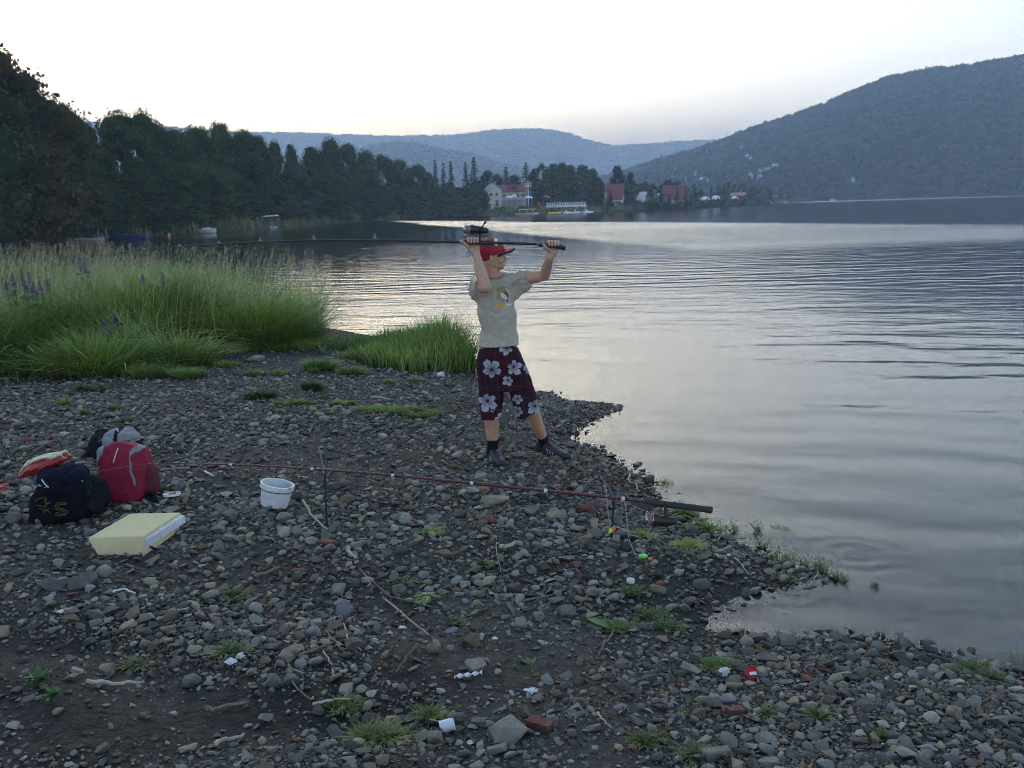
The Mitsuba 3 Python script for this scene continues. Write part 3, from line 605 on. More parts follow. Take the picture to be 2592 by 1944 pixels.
def tent(px, py, Y, w, h, label):
    p = at(px, py, Y); k = thing('tent', label, 'tent'); n = 9; a = np.linspace(0, math.pi, n)
    rows = [[(x * w / 2 * (1 - .12 * abs(y)), y * w * .5, h * z * (1 - .25 * y * y)) for x, z in zip(np.cos(a), np.sin(a) ** .8)] for y in (-1, -.5, 0, .5, 1)]
    part(k, 'canvas', place(cat_([grid_mesh(np.array(rows)), TM(rows[0], [[0, i, i + 1] for i in range(1, n - 1)]), TM(rows[-1], [[0, i + 1, i] for i in range(1, n - 1)])]), p - [0, 0, .2], .5), 'canvas_white')
    part(k, 'entrance', place(box(w * .3, .05, h * .5, (0, -w * .5 - .03, h * .22)), p - [0, 0, .2], .5), 'dark_window')
    part(k, 'awning', place(box(w * .7, w * .5, .06, (-w * .75, 0, h * .42)), p - [0, 0, .2], .1), 'canvas_white')
tent(1784, 505, 352, 2.6, 1.3, 'white tent left of the pair of tents on the bank')
tent(1812, 503, 372, 2.6, 1.5, 'white tent with a long awning in the middle of the bank')
tent(1859, 502.5, 408, 2.4, 1.2, 'white tent below the pale pink roof')
p = at(1667, 504, 303); k = thing('sign_post', 'small white sign on a post between the cottages', 'sign'); part(k, 'post', place(tube([[0, 0, -1], [0, 0, 1.4]], .05, 5), p), 'white_paint'); part(k, 'board', place(box(.5, .06, .6, (0, 0, 1.5)), p), 'white_paint')
p = at(1960, 503, 560); k = thing('shed', 'small open shed with a pale flat roof at the tip of the point', 'shed'); part(k, 'roof', place(box(3.2, 2.5, .3, (0, 0, 1.5)), p), 'pale_blue'); part(k, 'post', place(cat_([box(.15, .15, 2.5, (s * 1.4, -1, .3)) for s in (-1, 1)]), p), 'dark_wood')
p = stand(1532, 535, 285); k = thing('utility_pole', 'tall grey utility pole with a lamp box at the shore beside the first red roof', 'utility pole')
hz = at(1533, 474, 285)[2] - p[2]; part(k, 'pole', place(tube([[0, 0, -1.5], [0, 0, hz]], [.15, .09], 7), p), 'grey_wood'); part(k, 'lamp', place(cat_([box(.35, .3, .55, (.15, 0, hz * .72)), box(.3, .3, .4, (.18, 0, hz * .6))]), p), 'pale_hull')
def sail(k, P):
    part(k, 'mast', P(tube([[.2, 0, .2], [.2, 0, 8.5]], .07, 6)), 'pale_hull'); part(k, 'cabin', P(box(1.6, 1.0, .5, (.3, 0, .7))), 'white_paint')
boat(W(1986, 513.5, 590, -.1), .1, 5, 1.7, .6, 'pale_hull', 'moored sailing boat with bare mast at the tip of the point', key='sailing_boat', extra=sail)
boat(W(1944, 514.5, 560, -.1), 0, 4.6, 1.7, .9, 'white_paint', 'white boat moored left of the bare mast', inner='pale_hull')
def cabin(k, P): part(k, 'cabin', P(cat_([box(2.2, 1.4, .9, (0, 0, 1.0)), box(2.4, 1.5, .1, (0, 0, 1.5))])), 'white_paint'); part(k, 'window', P(box(1.8, 1.46, .3, (0, 0, 1.2))), 'dark_window')
boat(W(2109, 509.5, 640, -.1), .05, 4.8, 1.8, .7, 'white_paint', 'white motor boat alone on the far water below the wooded hill', key='motor_boat', extra=cabin)
# boats along the left bank
boat(W(333, 615, 96, -.1), math.pi, 3.3, 1.25, .55, 'blue_paint', 'dark blue rowing boat moored by the left bank', inner='blue_paint')
boat(W(234, 617, 93, -.12), .1, 2.4, 1.1, .35, 'pink_hull', 'low pinkish boat moored left of the dark blue boat', inner='pink_hull')
def cover(k, P):
    n = 9; s = np.linspace(-1, 1, n); a = np.linspace(0, math.pi, 7)
    part(k, 'cover', P(grid_mesh(np.array([[(x * 1.0 - .1, math.cos(t) * .55 * (1 - x * x * .5), .42 + math.sin(t) * .38 * (1 - x * x * .7)) for t in a] for x in s]))), 'canvas_white' if 'white' in labels[k]['label'][:9] else 'pale_hull', smooth=True)
boat(W(181, 606, 97, 0), .6, 1.5, .9, .4, 'pale_hull', 'white covered dinghy under the trees, furthest left of the boats', key='dinghy', extra=cover)
boat(W(527, 590, 116, -.05), -.45, 2.6, 1.2, .5, 'pale_hull', 'grey dinghy with a dull cover pulled to the reedy shore', key='dinghy', extra=cover)
p = stand(645, 563, 142); k = thing('tarpaulin_boat', 'boat lying ashore under a bright blue tarpaulin', 'boat'); n = 11
part(k, 'tarpaulin', place(grid_mesh(np.array([[(x * 1.15, math.cos(t) * .6 * (1 - x * x * .55), math.sin(t) * (.55 - .3 * x) * (1 - x ** 4)) for t in np.linspace(0, math.pi, 8)] for x in np.linspace(-1, 1, n)])), p, -.35), 'tarp_blue', smooth=True)
part(k, 'mast', place(tube([[-1.9, 0, 1.25], [.6, 0, 1.05]], .05, 5), p), 'white_paint'); part(k, 'trestle', place(cat_([box(.08, .5, 1.2, (-1.0, 0, .6)), box(.08, .5, 1.1, (.4, 0, .5))]), p), 'pale_hull')
p = stand(685, 562, 146); k = thing('boat_canopy', 'white canopy on thin posts over a small boat by the left bank', 'canopy')
part(k, 'sheet', place(cat_([box(2.5, 1.6, .1, (0, 0, 1.45)), box(1.6, 1.5, .1, (.2, 0, 1.54))]), p, 0, (-.06, [0, 1, 0])), 'canvas_white')
for x in (-1.1, 1.1):
    for y in (-.7, .7): part(k, 'post', place(box(.07, .07, 1.9, (x, y, .5)), p), 'grey_wood')
boat(stand(691, 566, 143) + [0, 0, .05], .9, 1.4, .7, .3, 'pale_blue', 'tiny pale blue boat under the white canopy', key='dinghy', seats=1)
p = W(429, 610, 103, 0); k = thing('buoy', 'small orange buoy floating right of the dark blue boat', 'buoy'); part(k, 'float', place(trimesh.creation.icosphere(2, .18).apply_translation([0, 0, .14]), p), 'orange_plastic', smooth=True); part(k, 'cap', place(tube([[0, 0, .25], [0, 0, .42]], .06, 7), p), 'yellow_paint')
k = thing('landing_stage', 'broken wooden landing stage of thin posts beside the pinkish boat', 'landing stage'); p = W(256, 612, 97, 0)
for i in range(7): part(k, 'post', place(tube([[-.6 + i * .2, (i % 2) * .3, -1.2], [-.6 + i * .2 + .04, (i % 2) * .3, .6 + .18 * ((i * 7) % 4)]], .035, 5), p), 'grey_wood')
part(k, 'plank', place(box(1.4, .6, .08, (0, .15, .3)), p), 'grey_wood')
# white houses scattered over the lower wooded slope
def pix(P): 
    d = P - CAM; z = d @ F; return np.stack([1296 + d @ RV / z * FP, 972 - d @ UV / z * FP], -1)
PX = pix(P1.reshape(-1, 3))
for i, (zx, zy) in enumerate([(400, 725), (437, 722), (290, 768), (475, 780), (490, 800), (560, 822), (85, 798), (40, 820), (600, 872), (580, 880), (553, 886), (640, 852), (548, 913), (500, 910), (140, 885), (180, 933), (230, 938), (1135, 915), ]):
    q = np.argmin(((PX - [1700 + .4033 * zx, 100 + .4033 * zy]) ** 2).sum(1)); loc = P1.reshape(-1, 3)[q]; w = RNG.uniform(2.4, 3.8)
    s = 1 if i not in (2, 5, 17, 18, 21) else .65
    SPOT[f'hillside_house_{i:03d}' if i else 'hillside_house'] = (1700 + .4033 * zx, 100 + .4033 * zy); house('hillside_house', 'tiny white house among the trees on the lower slope of the right hill', loc + [0, -3, 5.2], RNG.uniform(-.8, .8), w * s, w * s * 1.2, 2.8 * s, 2.0 * s, 'far_wall', ['roof_grey', 'roof_grey', 'roof_red', 'far_wall'][i % 4], group='white houses scattered on the wooded slope', base=1.5)
p = P1.reshape(-1, 3)[np.argmin(((PX - [1700 + .4033 * 135, 100 + .4033 * 800]) ** 2).sum(1))]
# =====================================================================  THE STONES OF THE BEACH
def stone_col(p, nn, uv):
    t = uv.x; h = uv.y
    g = mix((.052, .045, .036), (.38, .34, .275), t * t * .8 + .1)
    g = mix(g, mix((.046, .044, .041), (.21, .202, .186), t), smoothstep(.55, .6, h) * smoothstep(.76, .72, h))
    g = mix(g, mix((.08, .062, .042), (.33, .265, .175), t), smoothstep(.75, .78, h))
    g = mix(g, mix((.10, .06, .03), (.19, .12, .065), t), smoothstep(.925, .935, h))
    g = mix(g, mix((.13, .045, .032), (.22, .085, .055), t), smoothstep(.965, .972, h))
    q = h * 37
    n1 = fbm(p.x * 22 + q, p.y * 22, p.z * 22, 3); n2_ = noise(p.x * 160, p.y * 160, p.z * 160)
    g = g * (.62 + .62 * n1) * (.84 + .32 * n2_)
    g = mix(g, mi.Color3f(.22, .21, .19), smoothstep(.66, .8, noise(p.x * 45 + q, p.y * 45, p.z * 45)) * .22)
    down_tone = smoothstep(.35, -.35, nn.z + (n1 - .5)) * .5  # steep and downward faces mixed toward dark brown, broken up by noise
    g = mix(g, mi.Color3f(.04, .035, .03), down_tone)
    wet = smoothstep(.065, .0, p.z + (n1 - .5) * .03)
    return g * (1 - .55 * wet)
def stone_rough(p, nn, uv): return .82 - .45 * smoothstep(.06, .0, p.z)
scene['mat_stone_surface'] = {'type': 'principled', 'base_color': mikit.proc(stone_col), 'roughness': mikit.proc(stone_rough), 'specular': .4}
SR = np.random.default_rng(11)


def hull_stone(rng, n, boxy, dims, cut=35):
    p = rng.normal(size=(n, 3)); p /= np.linalg.norm(p, axis=1, keepdims=True)
    p = np.sign(p) * np.abs(p) ** boxy; p /= np.abs(p).max(0); p = p * .5 * dims * rng.uniform(.88, 1.0, (n, 1))
    h = trimesh.convex.convex_hull(p)
    s = trimesh.graph.smooth_shade(h, angle=math.radians(cut), facet_minarea=None) if cut else h
    return np.array(s.vertices), np.array(s.faces)
PR_A = [hull_stone(SR, int(SR.integers(11, 20)), SR.uniform(.55, 1.0), np.array([1, SR.uniform(.55, .95), SR.uniform(.28, .6)]), 30) for _ in range(26)] + \
       [hull_stone(SR, 34, 1.0, np.array([1, SR.uniform(.65, .95), SR.uniform(.4, .65)]), 60) for _ in range(6)]
PR_B = [hull_stone(SR, 8, .9, np.array([1, SR.uniform(.6, .95), SR.uniform(.4, .7)]), 30) for _ in range(10)]


def euler(yaw, tx, ty):
    cy, sy, cx, sx, cz, sz = np.cos(ty), np.sin(ty), np.cos(tx), np.sin(tx), np.cos(yaw), np.sin(yaw); o, z = np.ones_like(yaw), np.zeros_like(yaw)
    Rz = np.stack([cz, -sz, z, sz, cz, z, z, z, o], -1).reshape(-1, 3, 3); Rx = np.stack([o, z, z, z, cx, -sx, z, sx, cx], -1).reshape(-1, 3, 3); Ry = np.stack([cy, z, sy, z, o, z, -sy, z, cy], -1).reshape(-1, 3, 3)
    return Ry @ Rx @ Rz


def scatter(protos, xy, size, rng, sink=.3, tilt=.3, uv=None):
    N = len(xy); which = rng.integers(0, len(protos), N); z = H(*xy.T); R = euler(rng.uniform(0, 6.28, N), rng.normal(0, tilt, N), rng.normal(0, tilt, N))
    uv = np.stack([rng.random(N), rng.random(N)], 1) if uv is None else uv; V, Fc, Q, out = [], [], [], [None] * N
    for k, (pv, pf) in enumerate(protos):
        i = np.nonzero(which == k)[0]
        v = np.einsum('nij,pj->npi', R[i], pv) * size[i, None, None]
        lo = v[:, :, 2].min(1); v[:, :, 2] += (z[i] - lo - (v[:, :, 2].max(1) - lo) * sink)[:, None]; v[:, :, :2] += xy[i, None, :]
        for a, b in zip(i, v): out[a] = (b, pf, uv[a])
    return out


def join(pieces):
    n = np.cumsum([0] + [len(p[0]) for p in pieces])
    return TM(np.vstack([p[0] for p in pieces]), np.vstack([p[1] + o for p, o in zip(pieces, n)])), np.vstack([np.tile(p[2], (len(p[0]), 1)) for p in pieces])


def inview(xy, pad=120):
    p = pix(np.column_stack([xy, H(*xy.T)])); return (p[:, 0] > -pad) & (p[:, 0] < 2592 + pad) & (p[:, 1] < 1944 + pad * 1.6)
def density(x, y):
    n = n2(x, y, 1.1, 40, 3); d = np.clip((n - .31) / .2, .26, 1)
    p = pix(np.column_stack([x, y, H(x, y)])); u, v = p[:, 0], p[:, 1]
    def blob(cx, cy, rx, ry, k): return 1 - k * np.exp(-(((u - cx) / rx) ** 2 + ((v - cy) / ry) ** 2) ** 1.5)
    d = d * blob(1190, 1690, 370, 85, .88) * blob(300, 1850, 640, 150, .97) * blob(60, 1690, 420, 80, .92) * blob(1150, 1370, 260, 40, .6) * blob(760, 905, 330, 45, .7) * blob(640, 1800, 380, 90, .85) * blob(1640, 1890, 260, 40, .5) * blob(2300, 1900, 260, 50, .55) * blob(980, 1555, 130, 40, .6) * blob(1500, 1900, 130, 60, .5) * blob(230, 1075, 300, 22, .5)
    s = SDF(x, y)
    g = np.where(s < -.02, np.clip(1 + (s + .02) / .5, .2, 1) * .6, 1.0)
    return d * g
def sample(n, ymax, ymin=2.45, smin=-1.2):
    """spots on the beach, more of them where the ground is nearer"""
    y = ymin * (ymax / ymin) ** SR.random(n); x = y * SR.uniform(-.66, .66, n); xy = np.column_stack([x, y]); s = SDF(x, y)
    k = (s > smin) & inview(xy); xy = xy[k]; return xy[SR.random(len(xy)) < density(*xy.T)]
LAND_XY = []      # spots kept free for the things that lie on the beach


# ---- stones one can point to: (spot in the photo, width there, height / width, tone, hue, boxiness, label)
def rock(px, py, w, dims, tone, hue, boxy, label, yaw=None, tilt=(0, 0), sink=.22, n=16, key='stone', cat='stone', seed=0, lift=0, sub=2):
    rng = np.random.default_rng(int(px * 7 + py) + seed); p = gp(px, py); s = w * p[1] / FP
    v, f = hull_stone(rng, n, boxy, np.array([1, dims[0], dims[1]]), 0); m = TM(v, f); m.merge_vertices()
    for _ in range(sub): m = m.subdivide()
    trimesh.smoothing.filter_taubin(m, lamb=.35, nu=.36, iterations=2 if boxy < .8 else 4)
    m.apply_scale(s); m.vertices += m.vertex_normals * ((meshkit.fbm(m.vertices * (5 / s) + px, 3) - .5) * s * .06)[:, None]
    R = euler(np.array([rng.uniform(-.5, .5) if yaw is None else yaw]), np.array([tilt[0]]), np.array([tilt[1]]))[0]
    m.vertices = m.vertices @ R.T; lo, hi = m.bounds[:, 2]; m.apply_translation([p[0], p[1], max(p[2], -.2 if lift == 0 else p[2]) - lo - (hi - lo) * sink + lift])
    LAND_XY.append((p[0], p[1], s * .42))
    return obj(key, m, 'stone_surface', smooth=True if boxy > .85 else False, uv=np.tile([tone, hue], (len(m.vertices), 1)), label=label, cat=cat)
for a in [
    (648, 912, 54, (.7, .42), .85, .8, .8, 'pale flat boulder on the gravel just in front of the tall grass'),
    (216, 1484, 92, (.55, .4), .38, .65, .55, 'big slate grey slab standing tilted below the yellow foam block', .7, (.5, .2)),
    (137, 1490, 85, (.55, .28), .32, .66, .55, 'flat slate slab leaning against the left of the big tilted slab', -.2, (.35, 0)),
    (252, 1432, 58, (.5, .4), .5, .64, 1.0, 'long smooth blue grey cobble just below the yellow foam block', -.5),
    (755, 1450, 44, (.6, .5), .7, .98, .9, 'orange red brick fragment left of the middle foreground'),
    (407, 1571, 26, (.8, .7), .75, .85, .7, 'brown upright stone in the left foreground shingle'),
    (240, 1560, 66, (.8, .45), .25, .65, .9, 'dark round slate stone below the tilted slab'),
    (271, 1702, 46, (.9, .8), .8, .8, .75, 'pale blocky stone propped on another on the bare soil', .3),
    (256, 1733, 36, (.8, .5), .55, .2, .8, 'grey stone under the pale blocky stone', 0, (0, 0)),
    (700, 1728, 66, (.85, .6), .3, .65, 1.0, 'large dark rounded stone half sunk in the bare soil left of centre'),
    (688, 1664, 32, (.7, .6), .35, .98, 1.0, 'smooth dark red oval pebble near the crumpled paper'),
    (478, 1898, 60, (.55, .35), .9, .8, .9, 'pale oval stone on the bare soil near the bottom edge'),
    (366, 1816, 40, (.6, .6), .6, .93, .8, 'ochre brown stone on the dark soil bank'),
    (6, 1610, 50, (.9, .8), .8, .82, 1.0, 'pale round stone cut by the left edge of the photo'),
    (533, 1489, 36, (.85, .6), .7, .8, .7, 'pinkish grey block below the white bucket side of the shingle'),
    (1251, 1276, 88, (.6, .32), .75, .8, .6, 'flat sandy brown slab under the lying rod, left of the red stone', .1),
    (1412, 1312, 66, (.6, .42), .85, .8, .65, 'pale wedge shaped stone left of the big red stone'),
    (1481, 1295, 72, (.62, .5), .22, .98, .75, 'big dark red stone under the lying rod'),
    (1523, 1288, 34, (.8, .6), .2, .985, .8, 'smaller dark red stone touching the big red stone on its right'),
    (1552, 1318, 52, (.7, .8), .28, .8, .7, 'dark upright stone behind the right bank stick'),
    (1625, 1289, 66, (.6, .55), .1, .64, .8, 'almost black stone under the cork grip of the lying rod'),
    (1223, 1243, 42, (.7, .5), .6, .8, .85, 'grey brown stone with a tuft of moss on it under the lying rod'),
    (1218, 1314, 38, (.6, .4), .5, .2, .6, 'small grey flat block left of the pale wedge shaped stone'),
    (1482, 1377, 42, (.8, .9), .6, .8, .6, 'angular brown grey stone standing below the right bank stick'),
    (831, 1376, 54, (.7, .35), .55, .97, .6, 'reddish brown flat stone below the left bank stick', -.4),
    (910, 1384, 60, (.6, .35), .6, .2, .6, 'grey flat slab right of the reddish brown flat stone', .5),
    (1125, 1405, 54, (.5, .45), .65, .82, 1.0, 'long smooth tan cobble in the middle of the shingle'),
    (1176, 1483, 34, (.9, .6), .7, .8, .5, 'left cube shaped stone of the little group of four'),
    (1212, 1483, 34, (.9, .65), .65, .1, .5, 'right cube shaped stone of the little group of four'),
    (1203, 1508, 32, (.9, .6), .6, .8, .55, 'square front stone of the little group of four'),
    (1208, 1531, 32, (.8, .6), .7, .84, 1.0, 'round olive pebble at the foot of the little group of four'),
    (1500, 1507, 46, (.75, .6), .6, .82, 1.0, 'olive rounded cobble left of the water inlet'),
    (1470, 1522, 42, (.8, .55), .35, .82, 1.0, 'dark olive cobble directly left of the rounded olive cobble'),
    (1550, 1515, 40, (.8, .6), .7, .1, .7, 'light grey stone directly right of the rounded olive cobble'),
    (1432, 1555, 62, (.7, .6), .5, .3, .65, 'large grey angular stone above the mossy hollow', .6),
    (1362, 1568, 36, (.9, .85), .7, .2, .55, 'grey pointed stone left of the mossy hollow'),
    (1320, 1586, 40, (.85, .85), .75, .2, .5, 'light grey cut stone block left of the pointed grey stone'),
    (1190, 1633, 58, (.6, .75), .2, .8, .6, 'dark split stone with a shadowed face on the bare mud'),
    (1101, 1650, 54, (.7, .65), .38, .82, .9, 'brown rounded boulder beside the red twig'),
    (1203, 1692, 62, (.8, .5), .75, .3, .55, 'light grey flat rock leaning on the mud by the foil strip', .5, (.3, .1)),
    (1174, 1716, 46, (.6, .3), .5, .2, .6, 'grey slab lying under the light grey flat rock'),
    (1288, 1868, 112, (.8, .62), .75, .2, .55, 'largest light grey boulder near the bottom centre', .6, (.15, .1)),
    (995, 1832, 56, (.7, .55), .85, .82, .7, 'pale brown stone among the grass in the bottom foreground'),
    (1101, 1876, 66, (.7, .6), .5, .82, .85, 'olive grey stone left of the largest boulder'),
    (1150, 1822, 60, (.6, .5), .42, .3, .8, 'grey stone behind the white carton'),
    (1212, 1836, 48, (.8, .6), .5, .2, .8, 'grey knobbly stone between the carton and the largest boulder'),
    (1814, 1920, 90, (.7, .55), .6, .2, .6, 'big grey block at the bottom edge right of centre'),
    (1946, 1938, 64, (.7, .4), .8, .3, .6, 'pale grey block cut by the bottom edge'),
    (1743, 1532, 42, (.9, .8), .6, .2, .7, 'grey cubic stone at the edge of the inlet'),
    (1858, 1744, 54, (.7, .6), .6, .8, .6, 'triangular grey stone below the red plastic lid'),
    (1762, 1672, 44, (.8, .7), .35, .3, .7, 'dark grey block right of the mossy hollow'),
    (1942, 1672, 66, (.5, .35), .5, .3, .75, 'flat grey stone by the water right of the red plastic lid'),
    (2130, 1712, 60, (.5, .3), .8, .8, .7, 'long flat pale stone on the right shingle'),
    (2178, 1862, 42, (.6, .5), .95, .2, .6, 'almost white angular stone on the right shingle'),
    (2340, 1920, 46, (.8, .7), .6, .2, .65, 'grey angular stone near the bottom right corner'),
    (2270, 1888, 60, (.8, .4), .8, .3, .8, 'light grey flat stone in the right bottom shingle'),
    (2330, 1756, 34, (.6, .4), .7, .945, .8, 'orange brown stone on the right shingle'),
    (2404, 1802, 26, (.8, .6), .6, .95, .8, 'small orange stone on the right shingle'),
    (1618, 1186, 40, (.5, .5), .15, .65, .6, 'dark wedge stone standing in the shallow water beyond the rod'),
    (1653, 1191, 28, (.6, .4), .12, .65, .7, 'small flat dark stone in the water right of the dark wedge stone'),
    (1645, 1219, 36, (.7, .6), .15, .2, .7, 'dark pointed stone at the waterline left of the floating weed'),
    (1761, 1272, 20, (.7, .6), .2, .65, 1.0, 'small dark stone alone in the water above the rod butt'),
    (1704, 1214, 18, (.8, .6), .2, .65, .8, 'little dark stone in the water right of the floating weed'),
    (1591, 1117, 26, (.5, .35), .15, .65, .8, 'flat dark stone in the water, furthest out from the angler'),
    (1552, 1118, 24, (.5, .25), .15, .65, .8, 'flat dark stone in the water nearer to the angler'),
    (1885, 1538, 24, (.8, .7), .3, .2, .9, 'rounded stone standing in the inlet'),
    (1903, 1570, 24, (.8, .5), .35, .84, .9, 'mossy stone standing in the inlet'),
    (1874, 1364, 34, (.8, .5), .35, .97, .9, 'weedy reddish stone at the waterline beyond the reel'),
    (2175, 1522, 24, (.6, .4), .3, .2, .8, 'small stone breaking the water surface in the inlet')]:
    wl = 'water' in a[7] or 'inlet' in a[7]
    rock(*a, **({'sink': .1} if wl and len(a) == 8 else {}))
def brick(px, py, L, label, tone, yaw, tilt=(0, 0), dims=(.46, .3)):
    p = gp(px, py); s = L * p[1] / FP; b = m3.Manifold.hull(m3.Manifold.batch_boolean([m3.Manifold.sphere(s * .03, 6).translate([x * s * .47, y * s * dims[0] * .47, z * s * dims[1] * .47]) for x in (-1, 1) for y in (-1, 1) for z in (-1, 1)], m3.OpType.Add)).refine_to_length(s * .12).to_mesh()
    m = TM(b.vert_properties[:, :3], b.tri_verts); m.vertices += m.vertex_normals * ((meshkit.fbm(m.vertices * (7 / s) + px, 3) - .5) * s * .07)[:, None]
    m.vertices = m.vertices @ euler(np.array([yaw]), np.array([tilt[0]]), np.array([tilt[1]]))[0].T; m.apply_translation(p + [0, 0, -m.bounds[0][2] * .75]); LAND_XY.append((p[0], p[1], s * .45))
    obj('brick', m, 'stone_surface', smooth=False, uv=np.tile([tone, .99], (len(m.vertices), 1)), label=label, cat='brick')
brick(1366, 1842, 72, 'dark red brick piece right of the largest grey boulder', .18, -.5)
brick(1854, 1806, 58, 'pinkish worn half brick on the right shingle', .55, 0)
brick(2314, 1536, 66, 'red brick lying under the shallow water of the inlet', .9, -.35, (0, 0), (.5, .5))
brick(1671, 1480, 26, 'small orange brick fragment right of the white bottle cap', .9, .4)
brick(1706, 1742, 34, 'orange red brick fragment near the red plastic lid', .6, .3)
brick(2052, 1746, 22, 'tiny red brick fragment right of the red plastic lid', .5, .2)

# ---- all the others: the 300 largest each a piece of the beach, the rest one mass
xy = np.vstack([sample(125000, 13.5), sample(30000, 13.5, 7.0)]); size = np.exp(SR.normal(math.log(.033), .48, len(xy))).clip(.017, .12)
size *= np.interp(xy[:, 1], [2.5, 4.2, 5.5, 8, 13], [.66, .84, 1.0, .92, .7])
lx_ = np.array(LAND_XY)
free = np.all((np.hypot(xy[:, None, 0] - lx_[None, :, 0], xy[:, None, 1] - lx_[None, :, 1]) > lx_[None, :, 2] * .9), axis=1)
xy, size = xy[free], size[free]
# thin out overlaps: the bigger stone stays
from scipy.spatial import cKDTree
o = np.argsort(-size); xy, size = xy[o], size[o]; tr = cKDTree(xy); keep = np.ones(len(xy), bool)
for i, j in sorted(map(tuple, tr.query_pairs(.07))):
    if keep[i] and keep[j] and math.dist(xy[i], xy[j]) < .42 * (size[i] + size[j]) * .86: keep[max(i, j)] = False
xy, size = xy[keep], size[keep]
huev = SR.random(len(xy)); huev = np.where((huev > .925) & (SR.random(len(xy)) < .72), .3, huev)
pieces = scatter(PR_A, xy, size, SR, .28, .26, np.stack([SR.random(len(xy)), huev], 1))
pp = pix(np.column_stack([xy, H(*xy.T)])); seen = (pp[:, 0] > 0) & (pp[:, 0] < 2592) & (pp[:, 1] < 1944)
big = np.argsort(-(size / xy[:, 1]) * seen)[:300]; bigset = set(big.tolist())
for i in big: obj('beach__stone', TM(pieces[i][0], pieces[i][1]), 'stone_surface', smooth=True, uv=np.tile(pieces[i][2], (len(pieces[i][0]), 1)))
rest = [pieces[i] for i in range(len(pieces)) if i not in bigset]
xb = sample(105000, 11.5); sb = SR.uniform(.008, .022, len(xb))
near_water = sample(60000, 11.5, 5.0); near_water = near_water[np.abs(SDF(*near_water.T) - .05) < .45]; sp_ = np.column_stack([SR.uniform(-.4, 1.1, 16000), SR.uniform(8.2, 13, 16000)]); sp_ = sp_[np.abs(SDF(*sp_.T) - .14) < .36][:4200]; near_water = np.vstack([near_water, sp_]); xb = np.vstack([xb, near_water]); sb = np.r_[sb, SR.uniform(.02, .05, len(near_water) - len(sp_)), SR.uniform(.022, .075, len(sp_))]
rest += scatter(PR_B, xb, sb, SR, .25, .4)
print('stones', len(pieces), 'pebbles', len(xb), len(near_water))
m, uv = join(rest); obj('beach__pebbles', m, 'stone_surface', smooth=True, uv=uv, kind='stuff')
print('pebble tris', len(m.faces))
# =====================================================================  GRASS, WEEDS, TWIGS AND LITTER
GRS = np.random.default_rng(17)
grassmat('grass_lush', (.035, .06, .012), (.25, .345, .06), (.38, .36, .13), .25)
grassmat('weed', (.045, .065, .015), (.14, .185, .035), (.20, .17, .07), .3)
grassmat('grass_reed', (.08, .09, .03), (.23, .24, .08), (.32, .27, .14), .35)
grassmat('grass_deep', (.03, .055, .016), (.10, .145, .04), (.15, .17, .06), .15)
grassmat('moss', (.10, .125, .02), (.26, .31, .05), (.30, .28, .08), .2)
grassmat('straw', (.36, .30, .17), (.62, .52, .33), (.68, .56, .36), .3)
fr = [gp(x, y)[:2] for x, y in [(-250, 985), (0, 968), (130, 965), (260, 958), (400, 945), (470, 925), (560, 898), (640, 888), (720, 872), (795, 864)]]
TALL = Polygon([(-13, 10.2)] + [tuple(q) for q in fr] + [(-2.95, 14.6), (-3.5, 16.1), (-4.8, 18.3), (-9, 22), (-13, 22)])
def fill(poly, n, smin=-.12):
    a, b, c, d = poly.bounds; q = np.column_stack([GRS.uniform(a, c, n), GRS.uniform(b, d, n)]); q = q[shapely.contains_xy(poly, *q.T)]
    return q[SDF(*q.T) > smin]
def lift(q): return np.column_stack([q, H(*q.T) - .01])
q = fill(TALL, 78000); q = q[q[:, 0] > -.66 * q[:, 1]]
ed = np.array([TALL.exterior.distance(shapely.Point(a)) for a in q[::1]]) if len(q) < 1 else shapely.distance(TALL.exterior, shapely.points(q))
hump = n2(q[:, 0], q[:, 1], .75, 50, 2); keep = GRS.random(len(q)) < np.clip(.35 + hump, .2, 1) * np.where(q[:, 1] > 16, .5, 1.0); q, ed, hump = q[keep], ed[keep], hump[keep]
fl_ = shapely.LineString([tuple(a) for a in fr]); ed = shapely.distance(fl_, shapely.points(q)); rx = pix(lift(q))[:, 0]
hh = (.16 + .66 * (1 - np.exp(-ed / np.interp(rx, [350, 620], [.85, .28])))) * (.42 + 1.22 * hump) * GRS.uniform(.65, 1.2, len(q)); hh = np.minimum(hh * np.interp(rx, [300, 560, 800], [1, 1.22, 1.3]), 1.15)
head = n2(q[:, 0], q[:, 1], .5, 60, 2) * 12 + GRS.normal(0, .9, len(q))
v, f, uv = blades(lift(q), hh, GRS.uniform(.009, .021, len(q)), GRS.uniform(.15, .75, len(q)), GRS, 4, .8, head)
qb = q[ed < 2.2]; qb = qb[GRS.random(len(qb)) < .22]; eb = shapely.distance(fl_, shapely.points(qb))      # broad drooping leaves along the front
v2, f2, u2 = blades(lift(qb), (.26 + .42 * np.minimum(eb / 1.2, 1)) * GRS.uniform(.7, 1.25, len(qb)), GRS.uniform(.02, .034, len(qb)), GRS.uniform(.5, 1.5, len(qb)), GRS, 5, 1.0)
f2 = f2 + len(v); v, f, uv = np.vstack([v, v2]), np.vstack([f, f2]), np.vstack([uv, u2 * [.7, 1]])
